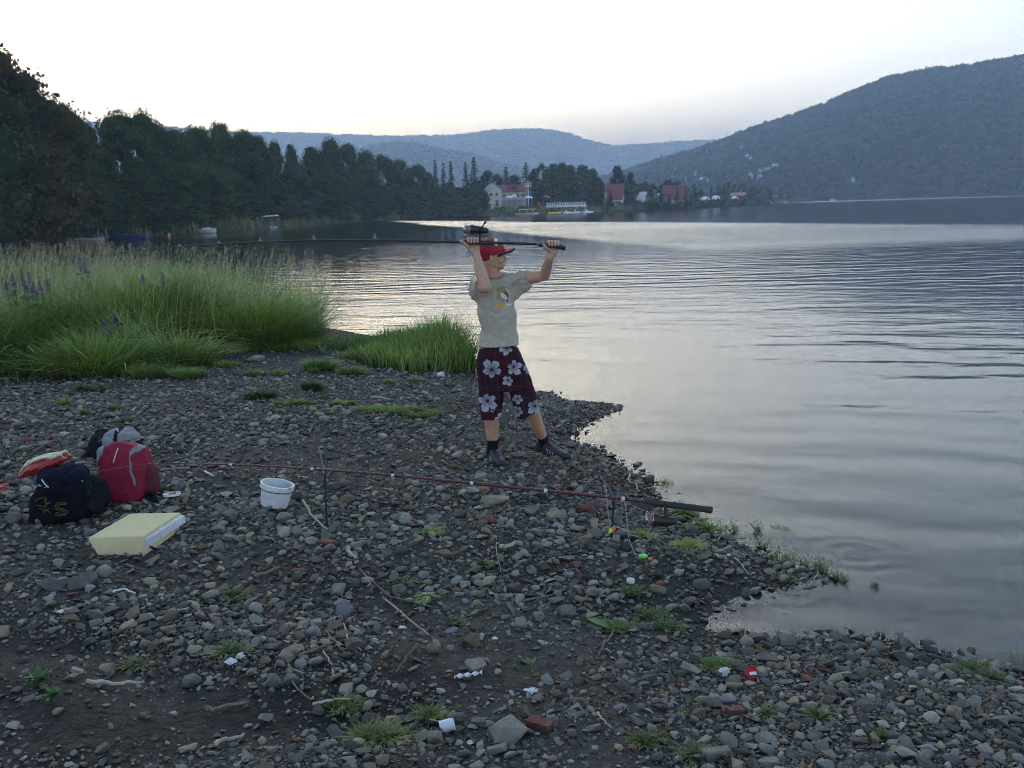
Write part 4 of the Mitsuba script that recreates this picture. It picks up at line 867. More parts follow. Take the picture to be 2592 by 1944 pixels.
for (cx, cy), R_, n_, hh_ in ((gp(590, 893)[:2] + [0, .75], .55, 1500, .95), (gp(690, 880)[:2] + [0, .6], .45, 1000, .8), (gp(420, 940)[:2] + [0, .4], .42, 800, .55), (gp(180, 962)[:2] + [0, .5], .5, 900, .6)):      # bushy leafy clumps
    a_ = GRS.random(n_) * 6.28; d_ = np.sqrt(GRS.random(n_)) * R_; qc = np.column_stack([cx + np.cos(a_) * d_, cy + np.sin(a_) * d_])
    v2, f2, u2 = blades(lift(qc), hh_ * (1.05 - .45 * d_ / R_) * GRS.uniform(.6, 1.1, n_), GRS.uniform(.014, .026, n_), .15 + .9 * d_ / R_ * GRS.random(n_), GRS, 5, .9, a_ + GRS.normal(0, .7, n_)); v, f, uv = np.vstack([v, v2]), np.vstack([f, f2 + len(v)]), np.vstack([uv, u2 * [.72, 1]])
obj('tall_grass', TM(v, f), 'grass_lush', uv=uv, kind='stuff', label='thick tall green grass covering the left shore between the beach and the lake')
print('grass', len(q))
# the clump right of it and the low grass between
CL = Polygon([tuple(gp(x, y)[:2]) for x, y in [(870, 905), (930, 930), (1030, 944), (1120, 948), (1195, 946), (1206, 930), (1195, 915), (1100, 880), (985, 868), (900, 872)]])
q = fill(CL, 15000, -.3); px_ = pix(lift(q))[:, 0]
hh = np.interp(px_, [880, 930, 1000, 1060, 1110, 1160, 1200], [.14, .22, .27, .36, .58, .60, .50]) * GRS.uniform(.5, 1.08, len(q)) * (.55 + .9 * n2(q[:, 0], q[:, 1], 2.2, 77, 2)); k = GRS.random(len(q)) < .95; q, hh = q[k], hh[k]
v, f, uv = blades(lift(q), hh, GRS.uniform(.010, .022, len(q)), GRS.uniform(.05, .42, len(q)), GRS, 4, .8)
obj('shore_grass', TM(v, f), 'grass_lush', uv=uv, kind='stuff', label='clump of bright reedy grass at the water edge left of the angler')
print('clump', len(q))
LOW = Polygon([tuple(gp(x, y)[:2]) for x, y in [(400, 960), (520, 920), (640, 892), (760, 888), (880, 910), (960, 905), (1000, 880), (900, 866), (790, 862), (700, 868), (560, 893), (440, 930)]])
q = fill(LOW, 26000); nn_ = n2(q[:, 0], q[:, 1], 2.0, 70, 2); q = q[nn_ > .34]
v, f, uv = blades(lift(q), GRS.uniform(.05, .2, len(q)), GRS.uniform(.007, .013, len(q)), GRS.uniform(.2, 1.0, len(q)), GRS, 2, .7)
obj('low_grass', TM(v, f), 'grass_lush', uv=uv, kind='stuff', label='short yellowish grass between the tall grass and the right hand clump')
# flowering stalks over the far edge of the tall grass
qs = fill(TALL, 9000); pq = pix(lift(qs)); qs = qs[(pq[:, 0] > -60) & (GRS.random(len(qs)) < np.clip((qs[:, 1] - 11.6) / 3.6, .0, .55))][:1300]
hs = GRS.uniform(.95, 1.4, len(qs)) * np.where(qs[:, 1] < 12.5, .8, 1.0); hs *= np.interp(pix(lift(qs))[:, 0], [500, 800], [1.0, 1.0])
v1, f1, u1 = blades(lift(qs), hs, np.full(len(qs), .008), GRS.uniform(.03, .28, len(qs)), GRS, 4, .6, GRS.normal(.3, .9, len(qs)))
tips = v1.reshape(len(qs), 9, 3); tip = tips[:, 8]; d0 = tips[:, 8] - tips[:, 6:8].mean(1); d0 /= np.linalg.norm(d0, axis=1, keepdims=True)
SV, SF, SU = [v1], [f1], [u1]; o = len(v1)
for rep in range(9):       # the seed head: short fine blades along the top of the stalk
    b = tip - d0 * (GRS.uniform(0, .16, (len(qs), 1))); vv, ff, uu = blades(b, GRS.uniform(.03, .055, len(qs)), np.full(len(qs), .011), GRS.uniform(.1, .8, len(qs)), GRS, 1)
    SV.append(vv); SF.append(ff + o); SU.append(uu); o += len(vv)
obj('flowering_grass', TM(np.vstack(SV), np.vstack(SF)), 'straw', uv=np.vstack(SU), kind='stuff', label='dry flowering grass stalks rising over the far edge of the tall grass')
# purple flowers in the grass
mat('purple', mottled((.08, .03, .12), (.17, .08, .21), 30), .7); mat('stem_green', (.05, .08, .03), .7)
for px, top, Y, L, lab in [(30, 690, 12.6, .22, None), (52, 680, 12.8, .25, None), (72, 690, 12.5, .26, None), (98, 700, 12.4, .24, None), (120, 705, 12.7, .2, None), (14, 712, 12.2, .2, None), (62, 712, 12.2, .22, None), (85, 716, 12.1, .2, None),
                           (200, 648, 14, .2, 'pinkish purple flower spike standing alone above the grass, right of the purple group'), (212, 655, 14.2, .18, 'small purple flower spike just right of the lone pinkish one'), (263, 806, 11.1, .2, 'purple flower spike low in the grass above the backpack'), (290, 795, 11.3, .12, 'short purple flower spike right of the low one'), (360, 696, 13.4, .13, 'faint purple flower spike in the middle of the grass'), (410, 688, 13.6, .15, 'purple flower spike furthest right in the grass')]:
    t = at(px, top, Y); g = np.array([t[0] + .04, Y, float(H(t[0], Y))]); k = thing('purple_flower', lab or 'purple flower spike in the group at the left edge of the tall grass', 'flower', None if lab else 'purple flowers at the left edge')
    SPOT[k] = (px, top); part(k, 'stem', tube([g, (g + t) / 2 + [.01, 0, 0], t - [0, 0, L * .1]], [.006, .005, .003], 5), 'stem_green')
    n = 90; z = GRS.random(n); a = GRS.random(n) * 6.28; r = .030 * (1.05 - z) + .006; d = np.column_stack([np.cos(a), np.sin(a), GRS.normal(.2, .4, n)])
    v, f, _ = leaf_cloud(t + np.column_stack([np.cos(a) * r, np.sin(a) * r, (z - 1) * L]), d, .014, GRS); part(k, 'blossom', TM(v, f), 'purple')
    v, f, _ = leaf_cloud(np.column_stack([np.full(14, t[0]) + GRS.normal(0, .03, 14), np.full(14, Y) + GRS.normal(0, .03, 14), t[2] - L - GRS.random(14) * .3]), GRS.normal(size=(14, 3)), .035, GRS); part(k, 'leaves', TM(v, f), 'stem_green')


def tuft(px, py, w, hgt, n, m_, label, depth=.5, wid=.006, lean=(.2, .9), key='grass_tuft', cat='grass tuft', base=None, group=None):
    """a patch of grass as wide as w pixels of the photo"""
    p = gp(px, py); r = w * p[1] / FP / 2; a = GRS.random(n) * 6.28; d = np.sqrt(GRS.random(n)); q = p[:2] + np.column_stack([np.cos(a) * d * r, np.sin(a) * d * r * depth])
    nz = n2(q[:, 0], q[:, 1], 2.2 / max(r, .05), px, 2); k = nz > .30 + .22 * d; q, d = q[k], d[k]
    if py > 1250: hgt = max(hgt * (.30 if py > 1400 else .5), .008); lean = (.1, 1.6); m_ = 'weed' if py > 1400 and m_ != 'grass_deep' else m_
    z = np.maximum(H(*q.T), -.04) if base is None else np.full(len(q), base)
    v, f, uv = blades(np.column_stack([q, z]), (hgt * 1.5 + .012) * GRS.uniform(.5, 1.15, len(q)) * (1.0 - .2 * d), GRS.uniform(.7, 1.4, len(q)) * wid * 1.35, GRS.uniform(*lean, len(q)), GRS, 2, .7)
    return obj(key, TM(v, f), m_, uv=uv, label=label, cat=cat, group=group)
for a in [(790, 990, 46, .09, 700, 'grass_deep', 'dark round grass tuft on the gravel in the middle distance'), (655, 1010, 90, .07, 1100, 'grass_deep', 'wide dark grass patch left of the dark round tuft', .6),
          (745, 1026, 110, .035, 1500, 'moss', 'yellow green moss strip right of the wide dark grass patch', .5), (865, 1026, 60, .035, 700, 'moss', 'short mossy strip ending near the dark round tuft', .4),
          (1010, 1045, 215, .035, 3600, 'moss', 'long bright moss strip on the gravel left of the angler', .45), (815, 935, 95, .10, 1700, 'grass_lush', 'bright grass patch in front of the gap in the grass', .7), (900, 948, 80, .07, 1200, 'moss', 'bright moss patch right of the bright grass patch', .6),
          (645, 950, 50, .05, 500, 'moss', 'small round moss patch in front of the pale flat boulder', .6), (708, 948, 46, .04, 450, 'moss', 'small moss patch right of the round one', .6), (790, 945, 40, .05, 380, 'moss', 'small moss patch at the left end of the bright grass patch', .6), (1058, 966, 44, .035, 420, 'moss', 'small moss patch below the white cup', .6), (985, 970, 30, .03, 200, 'moss', 'tiny moss patch left of the white cup', .6),
          (575, 930, 70, .06, 600, 'moss', 'moss patch left of the pale flat boulder', .5), (470, 957, 110, .09, 1500, 'grass_lush', 'grass patch running out from the tall grass over the gravel', .6), (380, 955, 130, .12, 1800, 'grass_lush', 'grass edge patch at the foot of the tall grass', .6), (240, 990, 90, .06, 700, 'grass_deep', 'thin grass patch on the gravel far left', .5), (290, 1038, 40, .04, 240, 'moss', 'small moss spot above the backpack', .5), (160, 1025, 36, .05, 240, 'moss', 'small moss spot on the far left gravel', .5), (212, 1050, 26, .04, 150, 'moss', 'tiny moss spot above the grey bag', .5), (320, 1072, 40, .05, 240, 'grass_deep', 'small dark grass tuft right of the grey bag', .5),
          (1735, 1306, 64, .08, 700, 'grass_lush', 'bright grass tuft under the butt of the lying rod', .6), (1790, 1345, 92, .07, 1100, 'grass_lush', 'green grass patch right of the reel', .7), (1745, 1388, 84, .05, 1000, 'moss', 'yellow green grass patch below the reel', .5), (1623, 1362, 40, .06, 420, 'moss', 'small bright grass tuft left of the reel', .8),
          (1545, 1590, 130, .05, 1500, 'moss', 'dark moss in the wet hollow beside the inlet', .5), (1640, 1560, 110, .05, 1000, 'grass_deep', 'dark grass at the head of the inlet', .6), (1600, 1500, 60, .06, 450, 'grass_deep', 'thin grass among the stones left of the inlet', .7), (1700, 1590, 80, .06, 700, 'grass_deep', 'dark grass tuft on the left rim of the inlet', .6),
          (1820, 1688, 84, .05, 900, 'moss', 'bright moss patch above the red plastic lid', .5), (960, 1870, 120, .08, 1300, 'grass_lush', 'grass growing round the pale brown stone in the bottom foreground', .6), (880, 1790, 100, .04, 800, 'moss', 'yellowish moss on the mud left of the bottom foreground', .5), (1085, 1815, 50, .06, 420, 'grass_lush', 'small grass tuft behind the white carton', .7), (345, 1688, 54, .05, 700, 'moss', 'yellow green moss cushion on the soil right of the propped stone', .7), (585, 1655, 56, .07, 600, 'grass_deep', 'dark grass tuft behind the crumpled paper', .7), (590, 1512, 50, .07, 450, 'grass_deep', 'dark grass tuft below the white bucket side', .7),
          (2470, 1698, 60, .06, 520, 'moss', 'grass tuft by the water near the right edge', .6), (2510, 1722, 70, .06, 620, 'grass_deep', 'grass patch at the right edge of the shingle', .6), (2580, 1680, 50, .08, 400, 'grass_lush', 'grass tuft at the water cut by the right edge', .7), (2420, 1712, 36, .06, 260, 'moss', 'little tuft left of the grass by the right edge', .7), (1945, 1810, 30, .05, 200, 'moss', 'tiny tuft right of the half brick', .7), (2070, 1815, 36, .05, 240, 'moss', 'tiny tuft among the right shingle', .7), (1640, 1880, 70, .05, 500, 'moss', 'mossy spot among the stones near the bottom edge', .6), (1760, 1920, 46, .09, 260, 'grass_lush', 'thin grass left of the big grey block at the bottom', .8), (2240, 1868, 40, .05, 240, 'moss', 'small tuft beside the light grey stones at the bottom right', .7),
          (1095, 1353, 40, .04, 320, 'moss', 'moss spot on the bare patch in the middle', .6), (1020, 1478, 44, .05, 300, 'grass_deep', 'small weed left of the group of four stones', .6), (1222, 1431, 30, .05, 220, 'moss', 'tiny weed above the group of four stones', .7), (1165, 1580, 30, .03, 120, 'moss', 'moss spot beside the mud', .6), (1225, 1237, 26, .025, 260, 'moss', 'moss tuft growing on the grey brown stone under the rod', .8), (1880, 1365, 50, .05, 420, 'grass_lush', 'weed growing on the reddish stone at the waterline', .7)]:
    tuft(*a)
# plants standing in the shallow water
for i, (px, py, w, h) in enumerate([(1683, 1222, 40, .05), (1960, 1420, 26, .09), (1995, 1418, 30, .09), (2035, 1432, 30, .08), (2070, 1440, 30, .08), (2090, 1446, 24, .08), (2112, 1462, 26, .07), (2132, 1468, 26, .06), (1930, 1385, 24, .08), (1962, 1470, 50, .07), (1992, 1475, 34, .08), (1920, 1345, 26, .07), (1855, 1345, 30, .08), (2212, 1482, 24, .03), (1965, 1335, 36, .02), (1985, 1342, 34, .02)]):
    p = gp(px, py); p = at(px, py, (2 - .0) / -(ray(px, py)[2])) if True else p
    n = 20; r = w * p[1] / FP / 2; q = p[:2] + GRS.normal(0, r * .45, (n, 2)); v, f, uv = blades(np.column_stack([q, np.full(n, -.02)]), h * GRS.uniform(.4, 1.1, n), np.full(n, .004), GRS.uniform(.05, .5, n), GRS, 2)
    k = thing('water_weed', 'green weed floating alone in the water above the lying rod' if i == 0 else 'small leafy green weed standing in the shallow water by the inlet', 'water weed', None if i == 0 else 'weeds in the shallow water')
    SPOT[k] = (px, py); part(k, 'stem', TM(v, f), 'stem_green')
    t = v.reshape(n, 5, 3); b = np.vstack([t[:, 4], t[:, 2], t[:, 3]]); v, f, uv = blades(b, np.full(len(b), .018), np.full(len(b), .009), GRS.uniform(.4, 1.4, len(b)), GRS, 2); part(k, 'leaves', TM(v, f), 'grass_lush', uv=uv)

# ---- twigs
def bark_c(p, nn, uv): return mix((.10, .08, .06), (.24, .20, .15), fbm(p.x * 60, p.y * 60, p.z * 60, 2))
mat('twig', mikit.proc(bark_c), .85); mat('twig_pale', mottled((.30, .26, .19), (.46, .41, .32), 50), .8); mat('twig_red', mottled((.09, .035, .03), (.17, .085, .06), 50), .8)
def twig(pts, r, m_, label, key='twig'):
    P = []
    for i, (x, y) in enumerate(pts): P.append(gp(x, y, r * 1.1 + .012))
    P = np.array(P); t = np.linspace(0, 1, len(P)); u = np.linspace(0, 1, 9); Q = np.column_stack([np.interp(u, t, P[:, i]) for i in range(3)]); Q += GRS.normal(0, r * .5, Q.shape) * [1, 1, .3]
    obj(key, tube(Q, np.linspace(r, r * .55, 9), 6), m_, True, label=label, cat=key)
for a in [([(769, 1276), (785, 1308), (803, 1326), (831, 1347)], .008, 'twig_pale', 'pale bent stick lying at the foot of the left bank stick'), ([(975, 1522), (1030, 1572), (1089, 1618)], .005, 'twig_pale', 'long straight straw lying left of centre in the foreground'), ([(910, 1449), (987, 1518), (1101, 1547)], .005, 'twig', 'long dark twig above the straight straw'),
          ([(1056, 1645), (1032, 1675), (1003, 1714)], .008, 'twig_red', 'short reddish twig beside the brown boulder'), ([(871, 1587), (881, 1628), (918, 1657)], .004, 'twig_pale', 'curved pale twig left of the reddish twig'), ([(824, 1604), (850, 1635), (873, 1665)], .005, 'twig', 'thin brown twig left of the curved pale twig'), ([(818, 1657), (841, 1693), (845, 1726)], .004, 'twig_pale', 'thin twig pointing down over the mud'),
          ([(790, 1795), (840, 1784), (890, 1781)], .006, 'twig_pale', 'pale stick beside the yellowish moss at the bottom'), ([(1256, 1380), (1260, 1417), (1268, 1453)], .003, 'twig_pale', 'fine upright straw in the middle shingle'), ([(1321, 1530), (1362, 1522), (1402, 1514)], .006, 'twig', 'brown stick left of the large angular stone'), ([(1553, 1604), (1530, 1640), (1508, 1677)], .005, 'twig', 'dark twig across the mossy hollow'),
          ([(877, 1396), (892, 1412), (906, 1425)], .012, 'twig_pale', 'short pale wood chip left of the tan cobble'), ([(216, 1738), (293, 1744), (366, 1740)], .009, 'twig_pale', 'pale grey stick lying below the propped stone'), ([(513, 1811), (570, 1803), (631, 1791)], .009, 'twig', 'grey stick on the bare soil near the bottom'), ([(541, 1897), (580, 1885), (622, 1874)], .009, 'twig_pale', 'pale stick at the bottom right of the oval stone'),
          ([(732, 1693), (745, 1746), (789, 1783)], .005, 'twig', 'bent twig right of the dark rounded stone'), ([(643, 1469), (675, 1460), (708, 1445)], .010, 'twig', 'brown curved stick left of the orange brick fragment'), ([(757, 1669), (800, 1655), (838, 1636)], .006, 'twig', 'dark twig right of the red oval pebble'), ([(1592, 1204), (1593, 1226), (1609, 1232), (1618, 1251)], .008, 'twig_pale', 'pale crooked stick at the waterline beyond the lying rod'),
          ([(1264, 1397), (1290, 1391), (1315, 1384)], .014, 'twig_pale', 'thick pale piece of driftwood in the middle shingle'), ([(939, 1009), (965, 1013), (990, 1017)], .012, 'twig_pale', 'whitish stick on the dark gravel left of the angler'), ([(1034, 1090), (1053, 1084), (1072, 1077)], .016, 'twig', 'dark log piece behind the lying rod'), ([(1755, 1323), (1820, 1327), (1894, 1335)], .012, 'twig', 'dark branch running from the grass into the water'),
          ([(1512, 1815), (1528, 1833), (1545, 1852)], .005, 'twig_pale', 'short straw right of the dark red brick'), ([(1995, 1670), (1998, 1690), (2002, 1710)], .004, 'twig', 'thin twig standing on the right shingle'), ([(1860, 1420), (1880, 1440), (1893, 1462)], .005, 'twig_pale', 'pale twig near the tip of the shingle spit'), ([(480, 1190), (440, 1192), (405, 1196)], .006, 'twig_pale', 'long pale stick on the gravel right of the backpack')]:
    twig(*a)
# dead leaves and small white bits, too small to pick apart
lf = np.vstack([gp(x, y)[:2] + GRS.normal(0, s, (n, 2)) * [1, .8] for x, y, s, n in [(1500, 1190, .35, 260), (1580, 1230, .2, 90), (720, 1170, .5, 60), (960, 1180, .5, 70), (1130, 1265, .3, 60), (720, 1500, .25, 70), (1350, 1730, .35, 60), (1500, 1790, .35, 70), (2000, 1740, .5, 120), (1300, 1480, .8, 150), (850, 1060, .6, 60), (1900, 1640, .4, 80), (640, 1600, .4, 60)]])
lf = lf[SDF(*lf.T) > .04]; v, f, uv = leaf_cloud(np.column_stack([lf, H(*lf.T) + .022]), np.tile([0, 0, 1.0], (len(lf), 1)), .016, GRS, .45)
def leafc(p, nn, uv): return mix(mix((.06, .036, .02), (.20, .125, .06), uv.x), (.13, .055, .03), smoothstep(.7, .8, uv.y))
scene['mat_dead_leaf'] = {'type': 'twosided', 'b': {'type': 'diffuse', 'reflectance': mikit.proc(leafc)}}
obj('dead_leaves', TM(v, f), 'dead_leaf', uv=uv, kind='stuff', label='small brown dead leaves strewn among the stones')
mat('litter_white', (.62, .63, .63), .6)
wf = sample(420, 12); wf = wf[SDF(*wf.T) > .03][:90]; wp = scatter(PR_B, wf, GRS.uniform(.008, .022, len(wf)), GRS, .05, .5); m, uv = join(wp); obj('shell_bits', m, 'litter_white', kind='stuff', label='tiny white shell and litter bits between the stones')
def crumple(px, py, w, label, m_='litter_white', key='paper', flat=.6, lift_=.012):
    p = gp(px, py); s = w * p[1] / FP; m = trimesh.creation.icosphere(3, s / 2); n = meshkit.noise(m.vertices * (4.2 / s) + px, 1); m.vertices *= (.45 + .85 * np.abs(n * 2 - 1))[:, None]; m.vertices *= [1, .8, flat]; m.apply_translation(p + [0, 0, s * .28 * flat + lift_]); obj(key, m, m_, label=label, cat=key)
crumple(586, 1686, 34, 'left half of the torn crumpled white paper on the bare soil'); crumple(608, 1671, 28, 'right smaller crumpled white paper on the bare soil'); crumple(1834, 1712, 36, 'crumpled pale paper left of the red plastic lid', flat=.8)
crumple(1347, 1758, 40, 'silvery crumpled foil scrap on the mud', key='foil', flat=.35); crumple(1190, 1890, 20, 'tiny white paper scrap left of the largest boulder'); crumple(1020, 1596, 24, 'small pale scrap near the straight straw', flat=.3); crumple(1253, 1624, 18, 'white scrap on the flat end of the dark split stone', flat=.4); crumple(2245, 1727, 16, 'tiny white scrap on the right shingle', flat=.5); crumple(1844, 1412, 12, 'white scrap near the tip of the shingle spit'); crumple(157, 1556, 30, 'pale plastic scrap on the left shingle', flat=.3)
p = gp(1186, 1732); s = p[1] / FP; n = 12; x = np.linspace(-38, 38, n) * s
rows = [np.column_stack([x, np.full(n, y * s) + x * .25, .03 + np.abs(np.sin(np.arange(n) * 2.1 + y)) * .018]) for y in (-7, 0, 7)]; obj('foil', place(grid_mesh(np.array(rows)), p), 'litter_white', label='crinkled pale foil strip in front of the light grey flat rock', cat='foil')
mat('carton', mikit.proc(lambda p, nn, uv: mix((.62, .63, .66), (.12, .13, .17), smoothstep(.52, .6, fbm(p.x * 40, p.y * 40, p.z * 40, 2)))), .5)
p = gp(1132, 1850); s = p[1] / FP; k = thing('carton', 'white printed carton lying open among the stones at the bottom', 'carton'); part(k, 'side', place(trimesh.creation.cylinder(17 * s, 40 * s, sections=24).apply_transform(trimesh.transformations.rotation_matrix(1.45, [0, 1, .2])), p + [0, 0, 16 * s]), 'carton', smooth=40); part(k, 'end', place(trimesh.creation.cylinder(17.6 * s, 4 * s, sections=24).apply_transform(trimesh.transformations.rotation_matrix(1.45, [0, 1, .2])), p + [20 * s, 0, 16.5 * s]), 'litter_white', smooth=40)
def lid(p, R, hgt, m_, label, key='lid', tilt=(.1, [1, 0, 0]), inner=None, cat='lid'):
    k = thing(key, label, cat); part(k, 'rim', place(lathe([(R * .86, hgt * .35), (R * .9, hgt), (R * .97, hgt * 1.05), (R, hgt * .8), (R, 0), (R * .9, 0), (R * .86, hgt * .35)], 40), p, 0, tilt), m_, smooth=40)
    part(k, 'disc', place(lathe([(0, hgt * .3), (R * .87, hgt * .3), (R * .87, hgt * .5), (R * .5, hgt * .46), (0, hgt * .46)], 40), p, 0, tilt), inner or m_, smooth=40); return k
mat('red_shiny', (.42, .02, .02), .3); mat('lid_white', (.68, .66, .62), .4); mat('lid_clear', (.40, .36, .35), .3)
p = gp(1596, 1479); lid(p + [0, 0, .012], 11 * p[1] / FP, .016, 'litter_white', 'round white bottle cap among the shingle below the floats', 'bottle_cap', cat='bottle cap')
p = gp(1901, 1722); k = lid(p + [0, 0, .03], 19 * p[1] / FP, .012, 'red_shiny', 'bright red plastic lid with a white mark on the right shingle', 'lid', (.6, [1, 0, .2]))
part(k, 'mark', place(box(.03, .014, .002, (.004, -.006, .0105)), p + [0, 0, .03], 0, (.6, [1, 0, .2])), 'litter_white')
p = gp(436, 1262); lid(p + [0, 0, .02], 23 * p[1] / FP, .014, 'lid_white', 'white round tub lid lying on the gravel right of the backpack', 'lid', (-.12, [1, .3, 0]))
p = gp(-2, 1258); lid(p + [0, 0, .05], 27 * p[1] / FP, .016, 'red_shiny', 'red rimmed round tub lid cut by the left edge of the photo', 'lid', (.25, [0, -1, .3]), 'lid_clear')
p = gp(1116, 955); s = p[1] / FP; k = thing('cup', 'small white plastic cup lying below the right hand grass clump', 'cup'); r9 = trimesh.transformations.rotation_matrix(1.35, [.25, 1, 0])
part(k, 'side', place(lathe([(6.2 * s, -8 * s), (7.4 * s, 8 * s), (7.0 * s, 8 * s), (5.8 * s, -7.6 * s)], 24).apply_transform(r9), p + [0, 0, 7 * s]), 'litter_white', smooth=40); part(k, 'bottom', place(trimesh.creation.cylinder(6.1 * s, .8 * s).apply_translation([0, 0, -7.4 * s]).apply_transform(r9), p + [0, 0, 7 * s]), 'litter_white')
twig([(518, 1200), (530, 1206), (542, 1212)], .008, 'litter_white', 'white paper stick lying on the gravel left of the bucket', 'stick'); twig([(285, 1507), (312, 1499), (346, 1512)], .006, 'litter_white', 'bent white plastic strip right of the big tilted slab', 'strip')
mat('leaf_bright', mottled((.035, .09, .02), (.06, .13, .03), 14), .5, two=True)
def leafy(px, py, n, L, label, up=.25, key='leafy_weed'):
    p = gp(px, py, .015); k = thing(key, label, 'weed')
    for i in range(n):
        a = GRS.uniform(0, 6.28); e = GRS.uniform(.0, up); l = L * GRS.uniform(.7, 1.1); t = np.linspace(0, 1, 6); c = p + np.outer(t * l, [math.cos(a), math.sin(a), e]) + np.outer(-t * t * l * .25, [0, 0, 1]) + [0, 0, .01]
        w = np.sin(np.pi * np.clip(t, .03, .97)) ** .8 * l * .2; s_ = np.array([-math.sin(a), math.cos(a), 0]); rows = np.array([c - s_ * w[:, None] + [0, 0, .004], c, c + s_ * w[:, None] + [0, 0, .004]]); part(k, 'leaf', grid_mesh(rows), 'leaf_bright', smooth=True)
leafy(1080, 1520, 11, .09, 'flat rosette of long dark green leaves left of the group of four stones', .1); leafy(1484, 1578, 5, .13, 'broad bright green leaf lying in the mossy hollow', .15, 'leafy_weed'); leafy(100, 1735, 44, .05, 'leafy green weed on the soil at the bottom left', .9); leafy(140, 1775, 28, .04, 'smaller leafy weed right below the bottom left one', .9); leafy(1345, 1700, 4, .06, 'small pale green sprout on the mud', .8)
# =====================================================================  THE ANGLER
heelL, toeL, heelR, toeR = gp(1242, 1160), gp(1273, 1187), gp(1366, 1144), gp(1442, 1167)
YB = 6.86; MPP = YB / FP
B = lambda px, py, dy=0.0: at(px, py, YB + dy)
Mf = m3.Manifold
def sph(p, r, n=20):
    s = Mf.sphere(1.0, n); r = (r, r, r) if np.isscalar(r) else r; return s.scale(list(r)).translate([float(x) for x in p])
def hullm(*ms): return Mf.batch_hull(list(ms))
def chain(js, n=20): return [hullm(sph(*a, n), sph(*b, n)) for a, b in zip(js[:-1], js[1:])]
def union(ms): return Mf.batch_boolean(list(ms), m3.OpType.Add)
def fin(ms, L, it=6, fold=0.0, fs=9.0, seed=0, dirs=(1, 1, 1)):
    b = (union(ms) if isinstance(ms, (list, tuple)) else ms).refine_to_length(L).to_mesh(); m = TM(b.vert_properties[:, :3], b.tri_verts); m.merge_vertices()
    trimesh.smoothing.filter_taubin(m, lamb=.5, nu=.52, iterations=it)
    if fold: m.vertices += m.vertex_normals * ((meshkit.fbm(m.vertices * np.array(dirs) * fs + seed, 3, seed) - .5) * 2 * fold)[:, None]
    return m
def disc(c, axis, rx, rz, yaw=0.0, h=.012):
    """a flat elliptical end perpendicular to axis"""
    ax = np.asarray(axis, float); ax /= np.linalg.norm(ax); u = np.cross([0, 1, 0], ax); u /= np.linalg.norm(u); w = np.cross(ax, u)
    M = np.column_stack([u, w, ax, c]); return Mf.cylinder(h, 1.0, 1.0, 28, True).scale([rx, rz, 1]).transform(M)
def yawed(v, a): return np.array([v[0] * math.cos(a) - v[1] * math.sin(a), v[0] * math.sin(a) + v[1] * math.cos(a), v[2]])
ang = thing('person', 'young angler in red cap, beige shirt and flowered shorts holding a rod overhead', 'person')
# joints
shL, shR = B(1212, 714, -.02), B(1290, 712, .05); elL, elR = B(1229, 727, -.27), B(1378, 697, .0); wrL, wrR = B(1206, 644, -.20), B(1392, 651, -.17)
hipL, hipR = B(1238, 905), B(1290, 903); knL, knR = B(1243, 1040, -.08), B(1336, 1018, -.02)
fL, fR = toeL - heelL, toeR - heelR; fL, fR = fL / np.linalg.norm(fL), fR / np.linalg.norm(fR)
anL, anR = heelL + fL * .055 + [0, 0, .095], heelR + fR * .055 + [0, 0, .10]
neck = B(1250, 697, .02); headO = B(1247, 683.5, -.01); HY = .10
hl = lambda x, y, z: headO + yawed(np.array([x, y, z]), HY)
rod_axis = (B(1400, 621, -.19) - B(1197, 613.5, -.20)); rod_axis /= np.linalg.norm(rod_axis)
RG = B(1197, 613.5, -.20); LG = B(1401, 621.3, -.19)


def grip(center, wrist, side, rod_r, thumb_dir):
    """palm under and behind the rod, four fingers over the top, thumb along it"""
    e1 = np.array([0, -1.0, 0]); e1 -= rod_axis * (e1 @ rod_axis); e1 /= np.linalg.norm(e1); e2 = np.cross(rod_axis, e1); e2 = e2 if e2[2] > 0 else -e2
    out = []; R = rod_r + .0095
    q = lambda s, t, r: center + rod_axis * s + (e1 * math.cos(math.radians(t)) + e2 * math.sin(math.radians(t))) * r
    kn = [q(s, 215, R + .016) for s in (-.033, -.011, .011, .033)]
    palm = [sph(k, .0125, 12) for k in kn] + [sph(center + rod_axis * s - e2 * .045 - e1 * .012, .015, 12) for s in (-.02, .02)] + [sph(wrist, .026, 16)]
    out.append(hullm(*palm))
    for i, (k, l) in enumerate(zip(kn, (.95, 1.05, 1.0, .85) if thumb_dir < 0 else (.85, 1.0, 1.05, .95))):
        s = (-.033, -.011, .011, .033)[i]
        out += chain([(k, .0105), (q(s * 1.02, 128, R + .012), .0098), (q(s, 62, R + .003), .0090), (q(s * .95, 62 - 62 * l, R), .0078)], 12)
    b = center + rod_axis * .03 * thumb_dir - e2 * .036 - e1 * -.004
    out += chain([(b, .014), (center + rod_axis * .052 * thumb_dir + (-e2 * .55 + e1 * .8) * (R + .004), .0112), (center + rod_axis * .074 * thumb_dir + (e2 * .25 + e1 * .95) * (R + .001), .0092)], 12)
    return out
body = []
body += chain([(shL, .056), (elL, .043)]) + chain([(elL, .043), (elL * .55 + wrL * .45 + [-.004, 0, 0], .041), (wrL, .0265)])
body += chain([(shR, .055), (shR * .45 + elR * .55, .047), (elR, .040)]) + chain([(elR, .040), (elR * .6 + wrR * .4, .039), (wrR, .0275)])
body += chain([(hipL, .085), (knL, .056), (knL * .62 + anL * .38 + [0, .02, 0], .053), (anL, .035)]) + chain([(hipR, .085), (knR, .056), (knR * .62 + anR * .38 + [0, .02, 0], .053), (anR, .035)])
